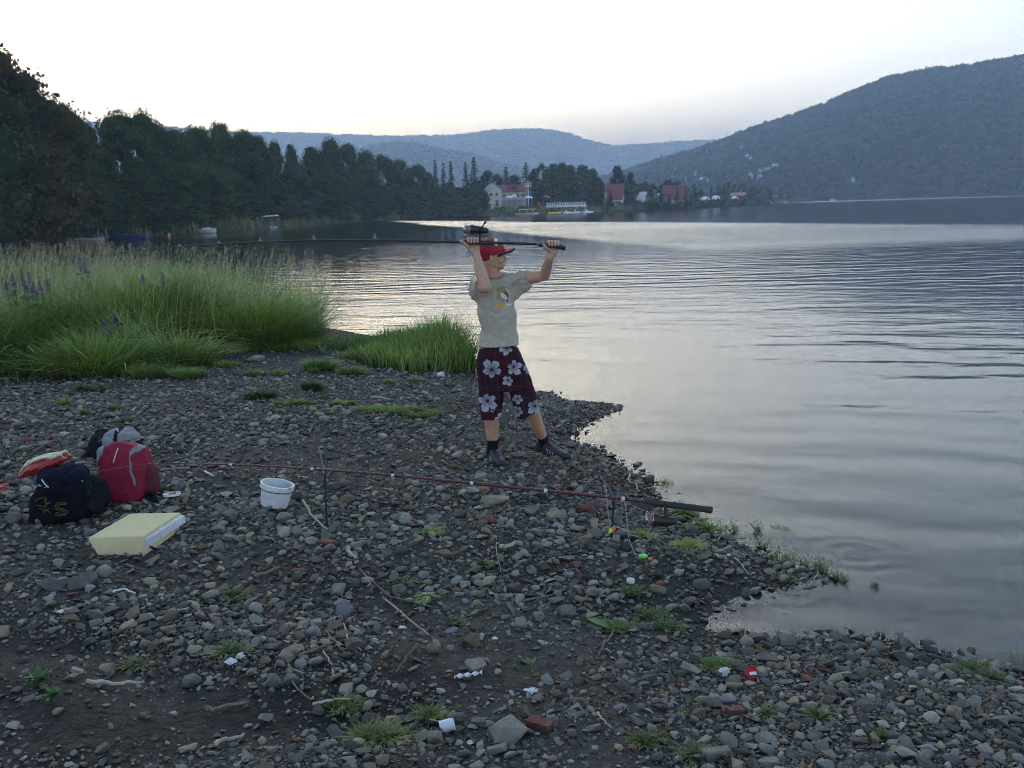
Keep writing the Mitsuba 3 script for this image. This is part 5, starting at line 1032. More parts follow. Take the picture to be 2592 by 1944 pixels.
body += [hullm(sph(shL + [.02, 0, -.02], .045), sph(shR + [-.02, 0, -.02], .045), sph(B(1247, 790), (.06, .075, .05)), sph(B(1272, 790), (.06, .075, .05))), hullm(sph(B(1247, 790), (.06, .075, .05)), sph(B(1272, 790), (.06, .075, .05)), sph(hipL, .07), sph(hipR, .07))]
body += chain([(hl(-.022, 0, .06), .056), (neck, .056), (neck - [0, 0, .06], .075)])
# feet inside the shoes
body += chain([(anL, .034), (heelL + [0, 0, .045], .032)]) + chain([(heelL + [0, 0, .045], .032), (heelL * .3 + toeL * .7 + [0, 0, .035], .022)]) + chain([(anR, .034), (heelR + [0, 0, .045], .032)]) + chain([(heelR + [0, 0, .045], .032), (heelR * .3 + toeR * .7 + [0, 0, .035], .022)])
# head
hd = [sph(hl(-.012, 0, .138), (.094, .074, .088)), hullm(sph(hl(.045, -.03, .105), .036), sph(hl(.045, .03, .105), .036), sph(hl(.066, 0, .020), .019), sph(hl(.06, -.015, .024), .018), sph(hl(.06, .015, .024), .018), sph(hl(-.012, -.046, .05), .02), sph(hl(-.012, .046, .05), .02), sph(hl(0, 0, .14), .07)),
      hullm(sph(hl(.074, -.028, .112), .012), sph(hl(.074, .028, .112), .012), sph(hl(.072, 0, .118), .016)), hullm(sph(hl(.078, 0, .104), .0095), sph(hl(.098, 0, .073), .0105)), hullm(sph(hl(.098, 0, .072), .0105), sph(hl(.086, -.011, .066), .009), sph(hl(.086, .011, .066), .009)),
      hullm(sph(hl(.0795, -.016, .045), .008), sph(hl(.0795, .016, .045), .008), sph(hl(.086, 0, .0455), .008)), hullm(sph(hl(.078, -.013, .034), .008), sph(hl(.078, .013, .034), .008), sph(hl(.083, 0, .0335), .008)), sph(hl(.052, -.040, .070), .026), sph(hl(.052, .040, .070), .026)]
for s in (-1, 1): hd += [hullm(sph(hl(-.012, s * .076, .098), (.012, .008, .014)), sph(hl(-.002, s * .074, .068), (.008, .007, .010)), sph(hl(-.018, s * .080, .090), (.010, .007, .016)))]
skin_lo = fin(body + grip(RG, wrL, 0, .0145, -1) + grip(LG, wrR, 0, .0145, -1) + hd, .0085, 5)
def skinc(p, nn, uv): return mix((.50, .285, .18), (.61, .37, .255), fbm(p.x * 25, p.y * 25, p.z * 25, 2))
mat('skin', mikit.proc(skinc), .55, spec=.35)
part(ang, 'body', skin_lo, 'skin', smooth=True)
mat('lips', (.42, .18, .15), .5); mat('eye_white', (.7, .7, .7), .3); mat('eye_dark', (.03, .02, .015), .2); mat('hair', (.07, .045, .03), .7)
part(ang, 'mouth', fin([hullm(sph(hl(.0845, -.014, .0395), .0035, 10), sph(hl(.0845, .014, .0395), .0035, 10), sph(hl(.0905, 0, .0395), .0035, 10))], .004, 1), 'lips', smooth=True)
for s in (-1, 1):
    e = part(ang, 'eye', TM(*[(lambda q: (q.vertices * .0105 + hl(.0715, s * .031, .0945), q.faces))(trimesh.creation.icosphere(2))][0]), 'eye_white', smooth=True); q = trimesh.creation.icosphere(2)
    obj(e + '__iris', TM(q.vertices * [.0045, .0045, .0045] + hl(.0805, s * .0315, .0945), q.faces), 'eye_dark', smooth=True)
    part(ang, 'eyebrow', fin([hullm(sph(hl(.084, s * .016, .1145), .0035, 10), sph(hl(.078, s * .040, .113), .003, 10))], .006, 1), 'hair', smooth=True)
hm = fin([sph(hl(-.020, 0, .132), (.093, .0765, .088), 32) - sph(hl(.075, 0, .09), (.095, .12, .15), 24)], .012, 2, .002, 60); part(ang, 'hair', hm, 'hair', smooth=True)
# cap
rc = lambda x, y, z: yawed(np.array([x, y, z]), HY)
cap = sph(hl(-.014, 0, .142), (.106, .086, .090), 40); cap = cap.trim_by_plane(list(rc(-.45, 0, 1.0) / math.hypot(.45, 1)), float(hl(.04, 0, .122) @ rc(-.45, 0, 1.0)) / math.hypot(.45, 1))
c0 = hl(-.014, 0, .142)
def capc(p, nn, uv):
    lx = (p.x - float(c0[0])); lz = p.z - float(c0[2]); seam = smoothstep(.0035, .0015, dr.abs(p.y - float(c0[1]) + .02)) * .3
    w = smoothstep(.012, .009, dr.abs(lx - .045)) * smoothstep(.030, .040, lz) * smoothstep(.088, .08, lz)
    return mix(mix((.30, .010, .025), (.39, .016, .036), fbm(p.x * 60, p.y * 60, p.z * 60, 2)) * (1 - seam), mi.Color3f(.75, .70, .68), w)
mat('cap_red', mikit.proc(capc), .6); mat('cap_black', (.018, .018, .022), .6)
ck = part(ang, 'cap', fin([cap], .009, 2), 'cap_red', smooth=50)
def brim(th, off, grow):
    a = np.linspace(-math.pi / 2, math.pi / 2, 25); rows = []
    for f in np.linspace(0, 1, 7): rows.append([hl(.062 + f * (.104 + grow) * math.cos(t) ** .75 * 1.0 + (-.03 * abs(math.sin(t)) ** 3) * (1 - f), (.083 + grow) * math.sin(t), .131 + .022 * f - .030 * math.sin(t) ** 2 + off) for t in a])
    R = np.array(rows); top, bot = R + [0, 0, th], R; g = cat_([grid_mesh(top), grid_mesh(bot[:, ::-1]), grid_mesh(np.stack([bot[-1], top[-1]])), grid_mesh(np.stack([top[0], bot[0]]))]); return g
obj(ck + '__brim', brim(.006, .003, 0), 'cap_red', smooth=40); obj(ck + '__brim_underside', brim(.008, -.0065, .004), 'cap_black', smooth=40)
part(ck, 'button', place(trimesh.creation.icosphere(2, .008), c0 + [0, 0, .090]), 'cap_red', smooth=True)


# shirt
def ring(px, py, wpx, dep, dy=0.0, yaw=.06):
    """one cross-section of a garment: an ellipse with its middle at that spot"""
    c = B(px, py, dy); a = np.arange(32) * 2 * np.pi / 32; ca, sa = np.cos(a), np.sin(a); ex = .86
    x = np.sign(ca) * np.abs(ca) ** ex * wpx * MPP / 2; y = np.sign(sa) * np.abs(sa) ** ex * dep
    return np.column_stack([c[0] + x * math.cos(yaw) - y * math.sin(yaw), c[1] + x * math.sin(yaw) + y * math.cos(yaw), np.full(32, c[2])])
def loft(rings):
    n = len(rings[0]); v = np.vstack(rings + [[rings[0].mean(0)], [rings[-1].mean(0)]]); k = np.arange(n); f = []
    for i in range(len(rings) - 1):
        A, C = i * n + k, i * n + (k + 1) % n; f += [np.stack([A, A + n, C], 1), np.stack([C, A + n, C + n], 1)]
    c0_, c1_ = len(v) - 2, len(v) - 1; L = (len(rings) - 1) * n
    f += [np.stack([k, (k + 1) % n, k * 0 + c0_], 1), np.stack([L + (k + 1) % n, L + k, k * 0 + c1_], 1)]; f = np.vstack(f)
    m = Mf(m3.Mesh(v.astype(np.float32), f.astype(np.uint32)))
    if m.is_empty() or m.volume() < 0: m = Mf(m3.Mesh(v.astype(np.float32), f[:, ::-1].astype(np.uint32)))
    return m
tor = loft([ring(1251, 698, 44, .062, .02), ring(1252, 704, 74, .082, .02), ring(1251, 714, 96, .098, .02), ring(1251, 735, 102, .112, .02), ring(1254, 765, 100, .118, .01), ring(1258, 800, 98, .116), ring(1262, 835, 97, .114), ring(1261, 860, 106, .126), ring(1261, 873, 112, .134)])
slL = [hullm(sph(shL + [.01, .01, 0], .061), sph(shL * .5 + elL * .5 + [-.01, 0, -.012], .058), disc(shL * .30 + elL * .70 + [-.014, 0, -.012], elL - shL, .062, .060)), hullm(sph(shL + [.0, .02, -.005], .07), sph(B(1203, 742, -.02), .052), sph(B(1215, 755, 0), .05))]
slR = [hullm(sph(shR + [-.03, -.01, .0], .07), sph(shR + [.03, -.02, .005], .064)), hullm(sph(shR + [-.01, .0, -.005], .066), disc(shR * .46 + elR * .54 + [0, 0, -.006], elR - shR, .066, .060)), hullm(sph(shR + [-.02, 0, -.02], .07), sph(shR * .55 + elR * .45 + [0, 0, -.03], .050), sph(B(1288, 752, .02), .05))]
shirt = union([tor] + slL + slR) - sph(B(1253, 690, -.06), (.085, .11, .05), 24)
sm = fin(shirt, .0085, 4)
def folds(v, n):
    q = v.copy(); f1 = meshkit.fbm(np.column_stack([q[:, 0] * 9 + q[:, 2] * 7, q[:, 1] * 6, q[:, 2] * 3.2 - q[:, 0] * 2]), 2, 3); f2 = meshkit.fbm(np.column_stack([q[:, 0] * 22 - q[:, 2] * 14, q[:, 1] * 9, q[:, 2] * 7]), 2, 5)
    w = q[:, 0] * 10 - q[:, 2] * 7 + f1 * 2.2; r1 = np.abs(meshkit.noise(np.column_stack([w, q[:, 1] * 4, q[:, 2] * 2.2]), 7) * 2 - 1); r2 = np.abs(meshkit.noise(np.column_stack([q[:, 0] * 5 + q[:, 2] * 12, q[:, 1] * 5, q[:, 2] * 4 - q[:, 0] * 8]), 8) * 2 - 1)
    return (f1 - .5) * .030 + (f2 - .5) * .012 - np.exp(-(r1 / .16) ** 2) * .008 - np.exp(-(r2 / .15) ** 2) * .007
sm.vertices += sm.vertex_normals * folds(sm.vertices, 0)[:, None]
pc = B(1277, 745, -.11); px1, pz1 = float(pc[0]), float(pc[2]); u = MPP
def shirtc(p, nn, uv):
    c = mix((.40, .355, .275), (.475, .425, .335), fbm(p.x * 40, p.y * 40, p.z * 40, 2)) * (.93 + .14 * noise(p.x * 900, p.z * 900, p.y * 900))
    X = (p.x - px1) / u; Z = (p.z - pz1) / u + X * .12; front = smoothstep(.1, -.2, nn.y)      # in hundredths of the print
    w = fbm(p.x * 60, p.z * 60, 3, 3)
    e = smoothstep(1.05, .85, dr.sqrt(dr.square((X + 2) / 17) + dr.square((Z - 1) / 21)) + (w - .5) * .5)
    c = mix(c, mi.Color3f(.33, .27, .09), e * front * .75)
    def stroke(x0, z0, x1, z1, r):
        dx, dz = x1 - x0, z1 - z0; t = dr.clip(((X - x0) * dx + (Z - z0) * dz) / (dx * dx + dz * dz), 0, 1)
        return smoothstep(r, r * .65, dr.sqrt(dr.square(X - x0 - dx * t) + dr.square(Z - z0 - dz * t)))
    wh = dr.maximum(dr.maximum(stroke(-8, 0, 0, -3, 3.2), stroke(-6, -5, 3, -13, 3.4)), dr.maximum(stroke(0, -2, 6, -10, 2.6), stroke(5, 14, 13, -1, 1.9)))
    bk = dr.maximum(dr.maximum(stroke(0, 4, 6, -2, 1.8), stroke(7, -6, 6, -18, 2.0)), stroke(3, 12, 11, -3, 1.0))
    c = mix(c, mi.Color3f(.025, .03, .03), bk * front); c = mix(c, mi.Color3f(.72, .72, .70), wh * front * (.75 + .25 * smoothstep(.4, .6, w)))
    bar = smoothstep(4.2, 3.4, dr.abs(Z + 28 - X * .12)); c = mix(c, mi.Color3f(.60, .42, .02), bar * smoothstep(-22, -20, X) * smoothstep(0, -1.5, X) * front * .9)
    bar2 = smoothstep(2.8, 2.0, dr.abs(Z + 27 - X * .12)); lt = smoothstep(.25, .4, dr.abs(dr.sin(X * 1.25))); return mix(c, mi.Color3f(.70, .70, .69), bar2 * smoothstep(.5, 2, X) * smoothstep(18, 16.5, X) * lt * front)
mat('shirt', mikit.proc(shirtc), .9, spec=.1); sk_ = part(ang, 'shirt', sm, 'shirt', smooth=True)
mat('shirt_rib', mottled((.27, .25, .195), (.32, .295, .235), 80), .9, spec=.1)
a = np.linspace(0, 2 * math.pi, 40); cc = B(1252, 697.5, -.005); obj(sk_ + '__collar', tube(np.column_stack([cc[0] + .066 * np.cos(a), cc[1] + .068 * np.sin(a), cc[2] + .012 * np.sin(a) + .002]), .0065, 7, False), 'shirt_rib', smooth=True)
# shorts
hemL, hemR = B(1243, 1058, -.06), B(1337, 1046, .0)
top = loft([ring(1261, 864, 90, .090), ring(1262, 880, 102, .114), ring(1265, 905, 118, .130), ring(1271, 945, 127, .125), ring(1277, 985, 128, .112)])
legL = [hullm(sph(B(1240, 930), (.092, .105, .09)), sph(B(1245, 985, -.03), (.093, .10, .07))), hullm(sph(B(1245, 985, -.03), (.092, .10, .07)), disc(hemL, hemL - hipL, .078, .082))]
legR = [hullm(sph(B(1300, 930), (.092, .105, .09)), sph(B(1319, 985, 0), (.090, .10, .07))), hullm(sph(B(1319, 985), (.090, .10, .07)), disc(hemR, hemR - B(1300, 930), .088, .086))]
gap = hullm(sph(B(1284, 1000, -.2), .012), sph(B(1284, 1000, .2), .012), sph(B(1290, 1080, -.2), .055), sph(B(1290, 1080, .2), .055))
shm = fin(union([top.trim_by_plane([0, 0, 1.0], float(B(1270, 985)[2]))] + legL + legR) - gap, .011, 4); q = shm.vertices
shm.vertices += shm.vertex_normals * ((meshkit.fbm(np.column_stack([q[:, 0] * 12 + q[:, 2] * 3, q[:, 1] * 9, q[:, 2] * 5]), 3, 9) - .5) * .05)[:, None]
FL = [(1245, 935, 31, .3), (1300, 928, 24, 1.0), (1283, 881, 20, .5), (1315, 874, 19, .2), (1343, 938, 27, .9), (1287, 962, 17, .1), (1234, 1013, 31, .7), (1311, 1010, 17, .3), (1354, 1030, 25, 1.1), (1241, 868, 10, 0.), (1213, 880, 14, .6), (1311, 1042, 19, .4), (1268, 1060, 17, .8), (1326, 905, 9, .2)]
FLW = [(float(b[0]), float(b[2]), r * u * .9, ro) for x, y, r, ro in FL for b in [B(x, y, -.1)]]
def shortsc(p, nn, uv):
    X, Z = p.x * 11.5 + p.z * .6, p.z * 11.5; fx, fz = X - dr.floor(X), Z - dr.floor(Z); n = fbm(p.x * 14, p.y * 14, p.z * 14, 2)
    c = mix((.015, .015, .028), (.042, .010, .015), smoothstep(.35, .65, dr.select(fx > .5, .55, .1) + dr.select(fz > .5, .4, .0) + (n - .5) * .5) * .9)
    ln = dr.maximum(smoothstep(.035, .015, dr.abs(fx - .25)), smoothstep(.04, .015, dr.abs(fz - .25))); c = mix(c, mi.Color3f(.20, .016, .02), ln * .55)
    w = noise(p.x * 60, p.y * 60, p.z * 60)
    for cx, cz, r, ro in FLW:
        dx, dz = p.x - cx, (p.z - cz) * 1.0; rr = dr.sqrt(dx * dx + dz * dz) / r; a = dr.atan2(dz, dx) + ro
        lob = dr.abs(dr.cos(a * 2.5)); e = smoothstep(.07, -.02, rr - (.16 + .84 * lob ** .38) * (.70 + .30 * w + .22 * dr.sin(a + cx * 90))); e = e * smoothstep(.12, .2, rr)
        vein = smoothstep(.985, 1.0, lob) * smoothstep(.8, .5, rr); c = mix(c, mix((.19, .19, .235), (.38, .38, .43), smoothstep(.15, .8, rr)) * (1 - .55 * vein), e)
    return c
mat('shorts', mikit.proc(shortsc), .85, spec=.15); part(ang, 'shorts', shm, 'shorts', smooth=True)
# socks and shoes
mat('sock', (.012, .014, .022), .9, spec=.1); mat('shoe', mottled((.016, .018, .024), (.030, .032, .040), 60), .55); mat('sole', (.02, .02, .022), .8); mat('stripe', (.38, .33, .20), .5); mat('lace', (.04, .045, .055), .8)
for an, he, to, f, kn in ((anL, heelL, toeL, fL, knL), (anR, heelR, toeR, fR, knR)):
    side = np.array([-f[1], f[0], 0]); fl = np.linalg.norm(to - he) / .262; G = lambda a, b, c: he + f * a * fl + side * b + np.array([0, 0, c])
    up = (kn - an) / np.linalg.norm(kn - an)
    part(ang, 'sock', fin(chain([(an + up * .075, .041), (an + up * .02, .041), (G(.045, 0, .06), .043)]), .01, 4), 'sock', smooth=True)
    upper = [hullm(sph(G(-.0, 0, .045), (.034, .034, .04)), sph(G(.02, 0, .085), .038), sph(G(.075, 0, .075), .037)), hullm(sph(G(.075, 0, .072), .037), sph(G(0, 0, .04), .036), sph(G(.16, .012, .042), .034), sph(G(.16, -.012, .042), .034)), hullm(sph(G(.16, .014, .040), .033), sph(G(.16, -.014, .040), .033), sph(G(.235, .008, .034), .028), sph(G(.235, -.012, .034), .027))]
    sk = part(ang, 'shoe', fin(upper, .009, 4), 'shoe', smooth=True)
    so = hullm(*[Mf.cylinder(.02, .040 * w, .038 * w, 20).translate([float(x) for x in G(a, b, .0)]) for a, b, w in ((.0, 0, .9), (.15, 0, 1.12), (.225, -.002, .85))]); obj(sk + '__sole', fin(so, .02, 1), 'sole', smooth=40)
    for s in (-1, 1):
        for j in range(3):
            b = .105 + j * .022; obj(sk + '__stripe', tube([G(b + .006, s * .047, .024), G(b + .001, s * .044, .042), G(b - .010, s * .037, .060), G(b - .022, s * .024, .078)], .0042, 6), 'stripe', smooth=True)
    for j in range(4): obj(sk + '__lace', tube([G(.085 + j * .022, -.022, .094 - j * .008), G(.090 + j * .022, 0, .104 - j * .009), G(.085 + j * .022, .022, .094 - j * .008)], .0032, 5), 'lace', smooth=True)
# =====================================================================  RODS, BAGS, BUCKET, FOAM
mat('rod_black', (.018, .018, .022), .35); mat('rod_grip', mottled((.022, .022, .024), (.04, .04, .042), 120), .8); mat('rod_red', (.075, .010, .018), .3, clearcoat=.6); mat('chrome', (.45, .45, .47), .3, metallic=1.0); mat('reel_dark', (.022, .022, .028), .35); mat('reel_brown', (.028, .012, .012), .45); mat('spool_line', (.22, .16, .12), .6)
mat('line', (.40, .40, .38), .3); mat('stick_green', (.05, .10, .08), .4); mat('stick_grey', (.34, .36, .38), .35, metallic=.6); mat('stick_dark', (.015, .022, .018), .4); mat('float_green', (.20, .72, .15), .4); mat('float_yellow', (.75, .75, .05), .4); mat('float_orange', (.75, .16, .05), .4)


def spline(P, n=60):
    from scipy.interpolate import PchipInterpolator
    P = np.asarray(P, float); t = np.r_[0, np.cumsum(np.linalg.norm(np.diff(P, axis=0), axis=1))]; t /= t[-1]; return PchipInterpolator(t, P)(np.linspace(0, 1, n))
def guide(p, ax, dn, r, hgt, key):
    """a rod ring: whipping round the blank, two wire feet, a ring held off the blank along dn"""
    s = np.cross(ax, dn); a = np.linspace(0, 2 * math.pi, 20); c = p + dn * hgt
    g = part(key, 'rod_ring', cat_([tube(np.array([c + dn * r * math.sin(t) + s * r * math.cos(t) for t in a]), .0018, 5, False)] + [tube([p + ax * e + dn * .004, c - dn * r], .0014, 5) for e in (-.025, .025)]), 'chrome')
    return g
def reel(key, o, ax, d, sc, body_m):
    """a fixed spool reel: ax towards the rod tip, d away from the rod"""
    w = np.cross(ax, d); L = lambda a, b, c=0.0: o + (ax * a + d * b + w * c) * sc
    rk = part(key, 'reel', fin([hullm(sph(L(-.05, .075), .018 * sc), sph(L(0, .078), .026 * sc), sph(L(.018, .078), .026 * sc)), hullm(sph(L(-.015, .05), .010 * sc), sph(L(-.005, .012), .008 * sc)), hullm(sph(L(-.04, .011), .005 * sc), sph(L(.035, .011), .005 * sc))], .007, 3), body_m, smooth=True, label='fixed spool reel on its foot')
    M = np.eye(4); M[:3, :3] = np.column_stack([d, w, ax]); M[:3, 3] = L(0, .078); X = lambda m: m.apply_transform(M)
    obj(rk + '__rotor', X(lathe(np.array([(0, .018), (.027, .02), (.031, .03), (.031, .048), (.027, .048), (.026, .03), (0, .03)]) * sc, 28)), body_m, smooth=40)
    obj(rk + '__spool', X(lathe(np.array([(0, .046), (.030, .046), (.030, .052), (.024, .054), (.024, .074), (.029, .077), (.029, .082), (.02, .086), (.008, .092), (0, .092)]) * sc, 28)), 'chrome', smooth=40)
    obj(rk + '__line', X(lathe(np.array([(.0235, .053), (.0262, .056), (.0262, .072), (.0235, .075)]) * sc, 28)), 'spool_line', smooth=40)
    a = np.linspace(-1.9, 1.9, 16); obj(rk + '__bail', tube(np.array([L(.055 + .03 * math.cos(t * .5), .078 + .037 * math.sin(t), .037 * math.cos(t)) for t in a]), .0022 * sc, 6), 'chrome', smooth=True)
    obj(rk + '__handle', tube([L(-.01, .078, -.02), L(-.012, .080, -.045), L(-.035, .112, -.050), L(-.042, .125, -.052)], .0048 * sc, 7), 'reel_dark', smooth=True)
    obj(rk + '__knob', fin([hullm(sph(L(-.042, .125, -.058), .009 * sc), sph(L(-.046, .128, -.085), .008 * sc))], .008, 1), 'reel_dark', smooth=True)
# the rod over the angler's head
D0 = -.195
P = [B(1428, 627, D0), B(1400, 621.3, D0), B(1197, 613.5, D0 - .005), B(1100, 611, D0 + .05), B(1019, 609.5, D0 + .12), B(926, 608, D0 + .22), B(773, 609, D0 + .42), B(633, 614, D0 + .6), B(492, 622, D0 + .8), B(351, 634.5, D0 + 1.0), B(281, 643, D0 + 1.1)]
rk1 = thing('fishing_rod', 'long black fishing rod held over the angler\'s head, bending down to the left', 'fishing rod')
S1 = spline(P, 90); rr1 = np.interp(np.linspace(0, 1, 90), [0, .2, .5, 1], [.0105, .0095, .0068, .0028])
part(rk1, 'blank', tube(S1, rr1, 10), 'rod_black', smooth=True)
part(rk1, 'butt_grip', tube([B(1429.5, 627.8, D0), B(1427, 627, D0), B(1400, 621.4, D0), B(1364, 619.5, D0), B(1362, 619.4, D0)], [.009, .0165, .0148, .0148, .011], 14), 'rod_grip', smooth=40)
part(rk1, 'fore_grip', tube([B(1250, 615.8, D0), B(1248, 615.7, D0), B(1170, 612.6, D0), B(1168, 612.5, D0)], [.010, .0145, .0145, .010], 14), 'rod_grip', smooth=40)
for x, y in ((1252.5, 616), (1361, 619.2), (1166, 612.4)): part(rk1, 'collar', tube([B(x - 1.5, y - .05, D0), B(x + 1.5, y + .05, D0)], .0128, 12), 'chrome', smooth=40)
part(rk1, 'butt_cap', tube([B(1427.5, 627.1, D0), B(1432, 628.2, D0)], [.017, .016], 12), 'rod_black', smooth=40)
for i, t in enumerate((.36, .50, .62, .73, .83, .92)):
    j = int(t * 89); ax = S1[j + 1] - S1[j]; ax /= np.linalg.norm(ax); up_ = np.array([0, 0, 1.0]) - ax * ax[2]; guide(S1[j], ax, up_ / np.linalg.norm(up_), .011 - .0015 * i, .030 - .004 * i, rk1)
ax1 = B(1150, 611.6, D0) - B(1250, 615.6, D0); ax1 /= np.linalg.norm(ax1); up1 = np.array([.12, 0, 1.0]); up1 -= ax1 * (ax1 @ up1); up1 /= np.linalg.norm(up1); reel(rk1, B(1209, 613.9, D0), ax1, up1, 1.12, 'reel_dark')
# the rod lying in the bank sticks
g1, g2 = gp(826, 1331), gp(1545, 1366); y1, y2 = g1[1], g2[1]; YY = lambda x: y1 + (y2 - y1) * (x - 826) / (1545 - 826); Q = lambda x, y: at(x, y, YY(x))
P2_ = [Q(1802, 1291.5), Q(1631, 1269), Q(1577, 1262.5), Q(1381, 1242), Q(1194, 1223), Q(994, 1203), Q(790, 1187), Q(584, 1176), Q(400, 1173.5), Q(310, 1184), Q(226, 1199)]
rk2 = thing('fishing_rod', 'long dark red fishing rod lying across two bank sticks in front of the bags', 'fishing rod')
S2 = spline(P2_, 90); part(rk2, 'blank', tube(S2, np.interp(np.linspace(0, 1, 90), [0, .3, .6, .85, 1], [.011, .0085, .006, .0034, .0022]), 10), 'rod_red', smooth=True)
gpts = np.array([Q(x, y) for x, y in [(1803, 1291.6), (1801, 1291.3), (1793, 1290.2), (1791, 1290), (1760, 1286), (1700, 1278), (1640, 1270), (1632, 1269)]])
part(rk2, 'grip', tube(gpts, [.014, .0205, .0205, .0185, .0185, .0185, .0175, .012], 16), 'rod_grip', smooth=40)
for x, y, r in ((1577, 1262.5, .0125), (1381, 1242, .011), (1194, 1223, .0102), (994, 1203, .009), (790, 1187, .0078), (584, 1176, .0062)):
    part(rk2, 'silver_collar', tube([Q(x - 4, y - .4), Q(x + 4, y + .4)], r, 12), 'litter_white', smooth=40); part(rk2, 'black_whipping', tube([Q(x + 4.5, y + .5), Q(x + 11, y + 1.1)], r * 1.02, 12), 'rod_black', smooth=40)
    j = int(np.argmin(np.linalg.norm(S2 - Q(x, y), axis=1))); ax = S2[min(j + 1, 89)] - S2[j]; ax /= np.linalg.norm(ax); dn = np.array([0, -.2, -1.0]); dn -= ax * (ax @ dn); dn /= np.linalg.norm(dn); guide(Q(x + 6, y + .5), ax, dn, .011 if x > 1200 else .007, .030 if x > 1200 else .018, rk2)
ax2 = Q(1381, 1242) - Q(1631, 1269); ax2 /= np.linalg.norm(ax2); dn = np.array([.12, -.25, -1.0]); dn -= ax2 * (ax2 @ dn); dn /= np.linalg.norm(dn); reel(rk2, Q(1682, 1276), ax2, dn, 1.22, 'reel_brown')
def bank_stick(g, top, arms, m_, label):
    k = thing('bank_stick', label, 'rod rest'); part(k, 'stake', tube([g - [0, 0, .12], top], .0055, 8), 'stick_dark', smooth=True)
    for a, m in arms: part(k, 'fork_arm', tube([top, top * .45 + a * .55 + [0, 0, -.004], a], [.0052, .005, .004], 8), m, smooth=True)
    part(k, 'collar', tube([top - [0, 0, .02], top + [0, 0, .005]], .0085, 8), 'rod_black', smooth=40)
bank_stick(g1, Q(822, 1202), [(at(811, 1150, y1 - .02) + [-.006, 0, .04], 'stick_grey'), (at(829, 1166, y1 + .06), 'stick_dark')], '', 'thin dark bank stick carrying the middle of the lying rod')
bank_stick(g2, Q(1553, 1272), [(at(1531, 1214, y2 - .02), 'stick_green'), (at(1560, 1232, y2 + .06), 'stick_dark')], '', 'thin green bank stick carrying the thick end of the lying rod')
# lines and floats
def thread(pts, label): obj('fishing_line', tube(spline(pts, 24), .0016, 5), 'line', True, label=label, cat='fishing line')
f1, f2, f3 = at(1549, 1345, y2 - .06), gp(1628, 1423), gp(1645, 1426)
thread([at(1531, 1216, y2 - .02), at(1536, 1262, y2 - .05), at(1541, 1310, y2 - .06), f1 + [-.005, 0, .03]], 'thin line hanging from the right bank stick down to the bright float')
thread([Q(1583, 1268), at(1587, 1320, y2 - .12), at(1594, 1370, y2 - .2), at(1607, 1400, y2 - .27), f2 + [-.03, 0, .02]], 'thin line curving from the lying rod down to the green lure on the stones')
thread([Q(1577, 1268), Q(1600, 1279), Q(1656, 1302)], 'thin line running along the lying rod to its reel')
k = thing('float', 'small float striped green, yellow and red hanging beside the right bank stick', 'float')
for (a, b, r0, r1, m) in [((-9, 8), (-5, 3), .004, .011, 'float_green'), ((-5, 3), (1, -2), .011, .014, 'float_yellow'), ((1, -2), (8, -7), .014, .010, 'float_orange')]:
    part(k, 'band', tube([at(1549 + a[0], 1343 + a[1], y2 - .06), at(1549 + b[0], 1343 + b[1], y2 - .06)], [r0, r1], 10), m, smooth=40)
q = trimesh.creation.icosphere(2, 1.0); k = thing('lure', 'light green lure with an orange end lying on the stones below the rod', 'lure')
part(k, 'body', TM(q.vertices * [.026, .014, .014] + f2 + [0, 0, .035], q.faces), 'float_green', smooth=True); part(k, 'tip', TM(q.vertices * [.014, .011, .010] + f3 + [0, 0, .026], q.faces), 'float_orange', smooth=True)


# ---- bags
def superegg(w, d, h, e=.6, n=64, taper=(1, 1)):
    """a cushion-like solid on z=0..h"""
    u = np.linspace(-math.pi / 2, math.pi / 2, n // 2 + 1); v = np.linspace(0, 2 * math.pi, n + 1)[:-1]; pw = lambda a, k: np.sign(a) * np.abs(a) ** k
    cu, su, cv, sv = np.cos(u)[:, None], np.sin(u)[:, None], np.cos(v)[None], np.sin(v)[None]
    z = pw(su, e) * np.ones_like(cv); t = taper[0] + (taper[1] - taper[0]) * (z + 1) / 2
    V = np.stack([pw(cu, e) * pw(cv, e) * w / 2 * t, pw(cu, e) * pw(sv, e) * d / 2 * t, (z + 1) * h / 2], -1)
    h_, w_ = V.shape[:2]; i = np.arange(h_ * w_).reshape(h_, w_); j = np.roll(i, -1, 1)
    f = np.vstack([np.stack([i[:-1], j[:-1], j[1:]], -1).reshape(-1, 3), np.stack([i[:-1], j[1:], i[1:]], -1).reshape(-1, 3)]); m = TM(V.reshape(-1, 3), f); m.merge_vertices(); m.update_faces(m.nondegenerate_faces()); return m
def wrinkle(m, a, s, seed): m.vertices += m.vertex_normals * ((meshkit.fbm(m.vertices * s + seed, 3, seed) - .5) * 2 * a)[:, None]; return m
def patch(m, test, off=.004):
    """the piece of a surface whose corners pass the test, lifted off it"""
    a, b = trimesh.remesh.subdivide_to_size(m.vertices, m.faces, .011, 20); m = TM(a, b); m.merge_vertices(); k = test(m.vertices); f = m.faces[k[m.faces].all(1)]; v = m.vertices + m.vertex_normals * off; q = TM(v, f); q.remove_unreferenced_vertices(); return q
def crease(m, a, s, seed):
    """sharp folds of slack cloth"""
    q = m.vertices; w = (meshkit.fbm(q * 5 + seed, 2, seed) - .5) * .16; r = np.abs(meshkit.noise(np.column_stack([(q[:, 0] + w) * s[0], q[:, 1] * s[1], (q[:, 2] - w) * s[2]]), seed + 1) * 2 - 1)
    m.vertices += m.vertex_normals * ((r ** .7 - .6) * a)[:, None]
def inpoly(v, P): return shapely.contains_xy(Polygon(P), v[:, 0], v[:, 2])
